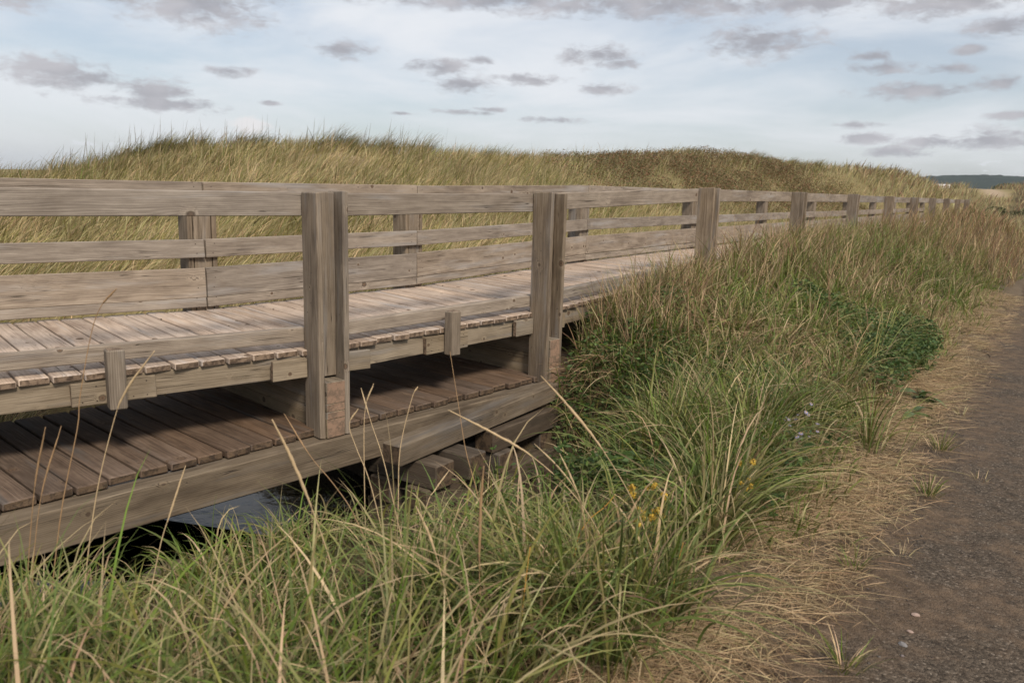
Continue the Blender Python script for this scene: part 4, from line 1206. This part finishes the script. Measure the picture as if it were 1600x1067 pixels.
STALKS = [
('thick pale seed stalk leaning left in front of the first post pair', [(-0.686,2.214,0.930),(-0.635,2.239,0.793),(-0.583,2.258,0.629),(-0.530,2.273,0.437),(-0.478,2.274,0.178)], .0062, .40, STRAWM),
('pale seed stalk whose tip crosses the foot of the second post pair', [(0.105,2.729,0.962),(0.219,2.746,0.837),(0.335,2.759,0.693),(0.451,2.765,0.511),(0.534,2.770,0.323),(0.632,2.763,0.071)], .0054, .36, STRAWM),
('long pale seed stalk arching left across the square timber beam', [(-0.210,2.608,0.862),(-0.057,2.633,0.778),(0.079,2.657,0.691),(0.219,2.674,0.564),(0.330,2.684,0.406),(0.435,2.679,0.163)], .0048, .34, STRAWM),
('straight brown seed stalk standing upright in front of the timber cribs', [(-0.077,2.383,0.747),(-0.084,2.391,0.611),(-0.084,2.387,0.416),(-0.072,2.376,0.175)], .0056, .5, STALKB),
('short pale seed stalk just left of the upright brown one', [(-0.275,2.264,0.657),(-0.232,2.277,0.550),(-0.196,2.286,0.419),(-0.140,2.276,0.188)], .0050, .4, STRAWM),
('tallest thin brown stalk, crossing the curb and kick board at far left', [(-1.344,2.678,1.233),(-1.407,2.683,1.166),(-1.446,2.680,1.064),(-1.486,2.657,0.851),(-1.500,2.653,0.743),(-1.557,2.614,0.449),(-1.596,2.563,0.087)], .0042, .12, STALKB),
('tan stalk leaning right past the stub post at left', [(-1.165,2.542,1.051),(-1.269,2.541,0.910),(-1.324,2.541,0.776),(-1.385,2.517,0.518),(-1.430,2.472,0.144)], .0040, .3, STRAWM),
('leftmost thin brown stalk before the low bridge planks', [(-1.456,2.398,0.827),(-1.516,2.404,0.593),(-1.561,2.375,0.172)], .0034, .3, STALKB),
('thin brown stalk just right of the leftmost one, over the low bridge', [(-1.519,2.591,0.771),(-1.585,2.540,0.502),(-1.607,2.463,0.096)], .0034, .3, STALKB),
('slender tan stalk with nodding tip before the low planks between the post pairs', [(-0.361,3.011,0.838),(-0.384,3.001,0.788),(-0.423,2.964,0.594),(-0.424,2.924,0.380),(-0.424,2.858,0.038)], .0036, .15, STRAWM),
('slender straight stalk right of the first post pair, leaning slightly right', [(-0.550,3.109,0.821),(-0.581,3.090,0.721),(-0.580,3.052,0.522),(-0.556,2.964,0.060)], .0034, .2, STRAWM),
('slender stalk leaning left, crossing another close beside the first post pair', [(-0.620,3.203,0.777),(-0.569,3.152,0.644),(-0.516,3.103,0.522),(-0.463,3.046,0.354),(-0.369,2.956,0.014)], .0034, .2, STRAWM),
('hooked tan stalk right beside the red block ends of the first post pair', [(-0.571,2.897,0.775),(-0.603,2.886,0.715),(-0.574,2.869,0.628),(-0.514,2.842,0.488),(-0.427,2.780,0.159)], .0034, .15, STRAWM),
('brown stalk slanting down right below the first post pair', [(-0.822,2.795,0.777),(-0.724,2.768,0.631),(-0.628,2.747,0.523),(-0.549,2.725,0.409),(-0.439,2.678,0.160)], .0034, .2, STALKB),
('tan stalk leaning right before the front beam of the low bridge, above the water', [(-1.053,2.473,0.686),(-1.095,2.446,0.545),(-1.131,2.420,0.411),(-1.173,2.369,0.142)], .0038, .35, STRAWM),
('short tan stalk with bent tip in front of the nearer timber crib', [(-0.229,2.951,0.523),(-0.279,2.905,0.458),(-0.306,2.861,0.410),(-0.359,2.780,0.161)], .0036, .3, STRAWM),
('thin stem rising to the stub post between the two post pairs', [(-0.248,3.135,0.956),(-0.207,3.072,0.759),(-0.169,3.012,0.580),(-0.112,2.954,0.404),(-0.053,2.875,0.122)], .0034, .0, STALKB),
('pale stalk leaning left in front of the shadowed bank below the beam end', [(0.099,2.972,0.633),(0.202,2.954,0.538),(0.285,2.932,0.426),(0.387,2.886,0.184)], .0040, .4, STRAWM),
('pale stalk close right of another in front of the shadowed bank', [(0.191,2.870,0.632),(0.237,2.853,0.545),(0.281,2.833,0.440),(0.326,2.793,0.228)], .0040, .4, STRAWM),
('orange brown grass blade standing upright at the bottom centre', [(0.075,2.30,.52),(0.065,2.31,.40),(0.055,2.30,.26),(.05,2.29,.10)], .0034, .0, STALKO),
('orange grass blade slanting up right above the arching clump', [(0.40,2.80,.50),(0.36,2.79,.455),(0.30,2.78,.40),(.26,2.77,.30)], .0034, .0, STALKO),
('orange tipped blade right of the goldenrod', [(0.66,2.78,.33),(0.645,2.77,.26),(0.63,2.76,.16),(.62,2.75,.05)], .0036, .0, STALKO),
]
for label, pts, r, headf, mt in STALKS:
    b = pts[-1]
    pv = pts[-2]
    gx = b[0] + (b[0] - pv[0]) * .15; gy = b[1]
    gz = float(terrain(np.array([gx]), np.array([gy]))[0])
    if b[2] > gz + .03: pts = pts + [(gx, gy, gz - .02)]
    e = empty('grass_stalk', (gx, gy, gz), label, 'grass stalk', 'tall single stalks on the near bank')
    ln = smooth_line(pts[::-1], 26)
    n = len(ln)
    k0 = int(n * (1 - headf)) if headf > 0 else n
    rs = .0016 + r * .12
    link('stem', tube_mesh('stem', ln, [rs * (1.25 - .75 * i / n) for i in range(n)], 5), [mt], e)
    if headf > 0:
        seg = smooth_line([tuple(v) for v in ln[k0:]], 22)
        m = len(seg)
        rad = [[(r * (math.sin(math.pi * min(1, (i + .6) / m) ** .75) ** .6 * .85 + .08)) * random.uniform(.6, 1.25) for _ in range(7)] for i in range(m)]
        link('seed_head', tube_mesh('seed_head', seg, rad, 7), [mt], e)

def leaf_mesh(name, L, w, fold=.25, droop=.5):
    V = []; F = []
    ns = 6
    for i in range(ns + 1):
        t = i / ns
        ww = w * .5 * math.sin(math.pi * min(1, t * .93 + .05)) ** .8
        z = -droop * L * t * t; x = L * t * (1 - .15 * t)
        V += [(x, -ww, z + fold * ww + random.uniform(-.04, .04) * w), (x, 0, z), (x, ww, z + fold * ww + random.uniform(-.04, .04) * w)]
    for i in range(ns):
        a = i * 3
        F += [[a, a + 1, a + 4, a + 3], [a + 1, a + 2, a + 5, a + 4]]
    me = bpy.data.meshes.new(name); me.from_pydata(V, [], F)
    for p in me.polygons: p.use_smooth = True
    return me
DOCKL = [leaf_mesh('dock_leaf', .20, .060, .3, .35), leaf_mesh('dock_leaf', .15, .05, .3, .5)]
OVAL = [leaf_mesh('oval_leaf', .065, .036, .25, .3), leaf_mesh('oval_leaf', .05, .03, .2, .5)]
LANCE = [leaf_mesh('lance_leaf', .07, .014, .3, .6), leaf_mesh('lance_leaf', .05, .011, .3, .4)]
for m_ in DOCKL + OVAL: m_.materials.append(LEAF)
for m_ in LANCE: m_.materials.append(LEAFDK)

def plant(name, label, cat, x, y, stems, height, spread, leaves, n, tilt=(.1, .9), flower=None, nfl=0, group=None, z0=None, flr=.012):
    gz = float(terrain(np.array([x]), np.array([y]))[0]) if z0 is None else z0
    e = empty(name, (x, y, gz), label, cat, group)
    ends = []
    for s in range(stems):
        a = random.uniform(0, 6.28)
        tip = Vector((x + spread * math.cos(a) * random.uniform(.3, 1), y + spread * math.sin(a) * random.uniform(.3, 1), gz + height * random.uniform(.75, 1.1)))
        b = Vector((x + random.uniform(-.02, .02), y + random.uniform(-.02, .02), gz - .02))
        ln = smooth_line([tuple(b), tuple(b.lerp(tip, .5) + Vector((0, 0, height * .08))), tuple(tip)], 8)
        link('stem', tube_mesh('stem', ln, [.0032 * (1.2 - .8 * i / 8) for i in range(9)], 5), [STEMG], e)
        ends.append(ln)
    for k in range(n):
        ln = ends[k % stems]
        t = random.uniform(.2, 1.0)
        p = ln[min(int(t * 8), 8)]
        M = Matrix.Translation(p) @ Matrix.Rotation(random.uniform(0, 6.28), 4, 'Z') @ Matrix.Rotation(-random.uniform(*tilt), 4, 'Y') @ Matrix.Rotation(random.uniform(-.4, .4), 4, 'X') @ Matrix.Scale(random.uniform(.7, 1.25), 4)
        o = bpy.data.objects.new('leaf', random.choice(leaves)); COL.objects.link(o)
        o.parent = e; o.matrix_local = Matrix.Translation(-e.location) @ M
    for k in range(nfl):
        ln = ends[k % stems]
        p = ln[8] + Vector((random.gauss(0, .022), random.gauss(0, .022), random.gauss(0, .02)))
        o = bpy.data.objects.new('flower_head', flower); COL.objects.link(o)
        o.parent = e
        o.matrix_local = Matrix.Translation(-e.location) @ Matrix.Translation(p) @ Matrix.Rotation(random.uniform(0, 6.28), 4, 'Z') @ Matrix.Rotation(random.uniform(-.9, .9), 4, 'X') @ Matrix.Scale(random.uniform(.7, 1.2), 4)
    return e

def daisy_mesh(name, r, petals, mt):
    V = [(0, 0, .002)]; F = []
    for k in range(petals):
        a = k * 2 * math.pi / petals; da = math.pi / petals * .8
        o = len(V)
        V += [(r * .6 * math.cos(a - da), r * .6 * math.sin(a - da), .003), (r * math.cos(a), r * math.sin(a), .0), (r * .6 * math.cos(a + da), r * .6 * math.sin(a + da), .003)]
        F.append([0, o, o + 1, o + 2])
    c = len(V)
    for k in range(6): V.append((r * .28 * math.cos(k * 1.047), r * .28 * math.sin(k * 1.047), .006))
    F.append(list(range(c, c + 6)))
    me = bpy.data.meshes.new(name); me.from_pydata(V, [], F)
    me.materials.append(mt); me.materials.append(YELLOW)
    me.polygons[len(F) - 1].material_index = 1
    return me
def puff_mesh(name, r, n, mt):
    V = []; F = []
    for k in range(n):
        d = Vector((random.gauss(0, 1), random.gauss(0, 1), random.gauss(0, 1))).normalized() * r * random.uniform(.3, 1)
        u = d.orthogonal().normalized() * r * .32; w = d.cross(u).normalized() * r * .32
        o = len(V); V += [tuple(d + u), tuple(d + w), tuple(d - u), tuple(d - w)]; F.append([o, o + 1, o + 2, o + 3])
    me = bpy.data.meshes.new(name); me.from_pydata(V, [], F); me.materials.append(mt)
    return me
ASTER = daisy_mesh('aster_flower', .013, 12, PURPLE)
ASTERW = daisy_mesh('white_aster_flower', .010, 11, WHITEP)
GOLD = puff_mesh('goldenrod_flower', .016, 22, YELLOW)

plant('dock_plant', 'broad leaved green dock rosette at the path edge', 'plant', 3.33, 6.28, 3, .06, .05, DOCKL, 18, (.05, .7))
plant('dock_plant', 'second, smaller broad leaved rosette farther along the path edge', 'plant', 3.02, 5.78, 3, .05, .05, DOCKL, 11, (.05, .6))
plant('leafy_weed', 'bright green leafy weed among the grass near the bend of the path edge', 'plant', 3.80, 7.14, 5, .26, .14, OVAL, 38)
plant('leafy_shrub', 'leafy green shrub on the shaded bank right of the timber cribs', 'shrub', .95, 5.05, 8, .36, .24, OVAL, 70)
plant('leafy_shrub', 'leafy green shrub on the bank just below the end of the low bridge', 'shrub', .72, 5.75, 7, .36, .22, OVAL, 60)
plant('leafy_shrub', 'dark leafy shrub right of the pale arching clump on the slope', 'shrub', 1.12, 4.45, 6, .34, .22, OVAL + LANCE, 50)
plant('leafy_shrub', 'small leafy sprig at the corner where bank grass hides the deck edge', 'shrub', 1.05, 6.55, 5, .40, .16, OVAL, 36)
plant('goldenrod', 'yellow goldenrod among the arching grass at lower centre', 'flower', .50, 2.95, 5, .42, .10, LANCE, 26, (.2, 1.0), GOLD, 18)
plant('goldenrod', 'small yellow goldenrod near the straw at lower right', 'flower', 1.05, 3.45, 3, .34, .06, LANCE, 14, (.2, 1.0), GOLD, 7)
plant('aster', 'lilac flowered aster at the edge of the bank grass', 'flower', 1.56, 4.10, 6, .42, .12, LANCE, 40, (.1, .9), ASTER, 16)
plant('aster', 'small white flowered aster on the dark bank beside the cribs', 'flower', .74, 5.35, 5, .30, .14, LANCE, 26, (.1, .9), ASTERW, 12)

# tufts rooted in the path edge
TUFTS = [(2.33, 4.19, 'green grass tuft in the straw, beside the widest bulge of gravel', .15, 60), (2.77, 4.46, 'sparse yellowish tuft growing out in the gravel itself', .08, 16), (1.81, 3.40, 'thin straw coloured tuft at the gravel edge, right of the lower straw', .10, 18),
         (1.18, 2.51, 'green tuft nearest the camera at the bottom of the straw', .15, 55), (1.54, 3.27, 'green tuft in the straw left of the thin straw coloured one', .13, 28), (2.83, 5.01, 'green tuft at the gravel edge below the dock rosettes', .17, 60), (3.47, 5.91, 'dry tuft on the tongue of straw beside the dock rosette', .10, 24)]
rg = np.random.default_rng(301)
for x, y, lab, hgt, n in TUFTS:
    gz = float(terrain(np.array([x]), np.array([y]))[0])
    bl = Blades()
    bx = rg.normal(0, .022, n); by = rg.normal(0, .022, n)
    c0, _ = pick_col(W_(n, G1=1.2, G2=.8, TN=.9) if 'green' in lab else W_(n, TN=1.5, GO=1.0, G2=.4), rg)
    bl.add(np.stack([bx, by, np.full(n, -.005)], -1), hgt * rg.uniform(.6, 1.2, n), rg.uniform(.1, .7, n), rg.uniform(.6, 1.5, n), np.arctan2(by, bx) + rg.normal(0, .4, n), rg.uniform(.003, .0055, n), c0, c0 * 1.05, 4, rg.normal(0, .5, n))
    tag(link('grass_tuft', bl.build('grass_tuft'), [VEG], None, Matrix.Translation((x, y, gz))), lab, 'grass tuft', 'small tufts along the path edge')

# a few larger stones in the gravel
for x, y, r, lab in ((1.61, 2.87, .013, 'largest pinkish pebble on the gravel path'), (1.53, 2.75, .010, 'small pale pebble just below the pinkish one'), (1.46, 2.66, .015, 'flat grey pebble nearest the camera on the gravel')):
    bpy.ops.mesh.primitive_ico_sphere_add(subdivisions=2, radius=r)
    o = bpy.context.object; o.name = 'pebble'; o.data.name = 'pebble'
    for vv in o.data.vertices:
        vv.co = Vector((vv.co.x * 1.25, vv.co.y * .85, vv.co.z * .55)) * random.uniform(.88, 1.1)
    o.location = (x, y, float(terrain(np.array([x]), np.array([y]))[0]) + .012)
    o.rotation_euler.z = random.uniform(0, 3)
    o.data.materials.append(plain('pebble_' + lab.split()[0], (.34, .25, .21) if 'flat' not in lab else (.20, .19, .19), .85))
    tag(o, lab, 'pebble')

# sunken log in the stream
lg = smooth_line([(-2.10, 4.02, -.63), (-1.95, 4.18, -.575), (-1.80, 4.36, -.60), (-1.66, 4.48, -.66)], 12)
tag(link('driftwood_log', tube_mesh('driftwood_log', lg, [[.035 * random.uniform(.75, 1.2) for _ in range(8)] for _ in range(13)], 8), [WD_CRIB]), 'dark wet log lying half sunk in the stream', 'log')

# ------------------------------------------------------------------ distant shelter and table by the sandy gap
WHITE = plain('pale_roof', (.62, .60, .58), .7, 0, 3, .1)
gz = float(terrain(np.array([50.0]), np.array([95.0]))[0])
sh = empty('shelter', (50.0, 95.0, gz), 'small shelter with pale sloping roof beyond the far end of the boardwalk', 'shelter')
bx_ = lambda nm, p0, p1, w, h, mt, par, up=(0, 0, 1): board(nm, p0, p1, w, h, mt, par, up=up, bev=.01, jit=0)
zr = gz + .95
bx_('roof', (49.15, 95.0, zr), (50.75, 95.0, zr), .95, .06, WHITE, sh, up=(0, -.75, .66))
for xx in (49.3, 50.6):
    for yy in (94.75, 95.3):
        bx_('post', (xx, yy, gz - .1), (xx, yy, zr - .02 + (yy - 95) * .85), .09, .09, WD_CRIB, sh, up=(0, 1, 0))
bx_('back_panel', (49.3, 95.34, gz + .45), (50.6, 95.34, gz + .45), .04, .5, WD_CRIB, sh)
pt = empty('picnic_table', (51.5, 94.3, gz), 'dark picnic table standing right of the small shelter', 'table')
gz = float(terrain(np.array([51.5]), np.array([94.3]))[0]); pt.location.z = gz
bx_('table_top', (50.8, 94.3, gz + .72), (52.2, 94.3, gz + .72), .7, .06, WD_CRIB, pt)
for yy in (93.65, 94.95): bx_('bench', (50.8, yy, gz + .44), (52.2, yy, gz + .44), .26, .05, WD_CRIB, pt)
for xx in (51.1, 51.9):
    for s in (-1, 1): bx_('leg', (xx, 94.3 + s * .7, gz - .05), (xx, 94.3 + s * .22, gz + .69), .09, .05, WD_CRIB, pt, up=(1, 0, 0))
    bx_('brace', (xx, 93.55, gz + .38), (xx, 95.05, gz + .38), .05, .08, WD_CRIB, pt)

# shrubs dotted over the far hummocks and dune foot
rg = np.random.default_rng(401)
SHR = [(38.0, 60.5, 1.0, 'dark green bush at the right foot of the dune ridge'), (36.4, 61.5, .7, 'smaller bush left of the dark one at the foot of the dune ridge'), (53.0, 88, 1.2, 'round brown bush right of the sandy gap'), (57.5, 80, 1.5, 'dark bush on the far hummock at the right edge'), (52.0, 81.0, .9, 'low bush in front of the sandy gap')]
for x, y, r, lab in SHR:
    gz = float(terrain(np.array([x]), np.array([y]))[0])
    e = empty('bush', (x, y, gz), lab, 'bush', 'bushes around the far sandy gap')
    n = 1400
    d = rg.normal(0, 1, (n, 3)); d /= np.linalg.norm(d, axis=1, keepdims=True)
    P = d * (r * rg.random((n, 1)) ** .4) * np.array([1.3, 1.0, .62]) * (.75 + .5 * fbm(d[:, 0] * 2 + x, d[:, 2] * 2 + y, 5, 2))[:, None] + np.array([x, y, gz + .35 * r])
    P = P[P[:, 2] > gz]
    v, q, cc = leaf_cloud(P, rg.uniform(.05, .11, len(P)), np.array([(.07, .085, .03), (.10, .085, .04), (.05, .065, .025)])[rg.integers(0, 3, len(P))], rg)
    link('foliage', np_mesh('foliage', v, q, None, cc), [VEG], e)
    for k in range(3):
        a = k * 2.1
        ln = smooth_line([(x, y, gz - .05), (x + .2 * r * math.cos(a), y + .2 * r * math.sin(a), gz + .3 * r), (x + .5 * r * math.cos(a), y + .4 * r * math.sin(a), gz + .7 * r)], 6)
        link('stem', tube_mesh('stem', ln, [.03 * (1 - .1 * i) for i in range(7)], 5), [WD_CRIB], e)

# ------------------------------------------------------------------ thin sea haze, which turns the far hills blue
xm, t = new_mat('thin_haze')
t.n('ShaderNodeOutputMaterial', {1: t.n('ShaderNodeVolumePrincipled', {'Color': (.80, .88, 1.0, 1), 'Density': .00008, 'Anisotropy': .2})})
HX, HZ0, HZ1 = 6200.0, -2.2, 150.0
hv = [(sx * HX, sy * HX, z) for z in (HZ0, HZ1) for sx, sy in ((-1, -1), (1, -1), (1, 1), (-1, 1))]
hf = [[3, 2, 1, 0], [4, 5, 6, 7], [0, 1, 5, 4], [1, 2, 6, 5], [2, 3, 7, 6], [3, 0, 4, 7]]
me = bpy.data.meshes.new('haze'); me.from_pydata(hv, [], hf)
tag(link('haze', me, [xm]), 'thin pale air over the whole scene', 'haze', kind='stuff')
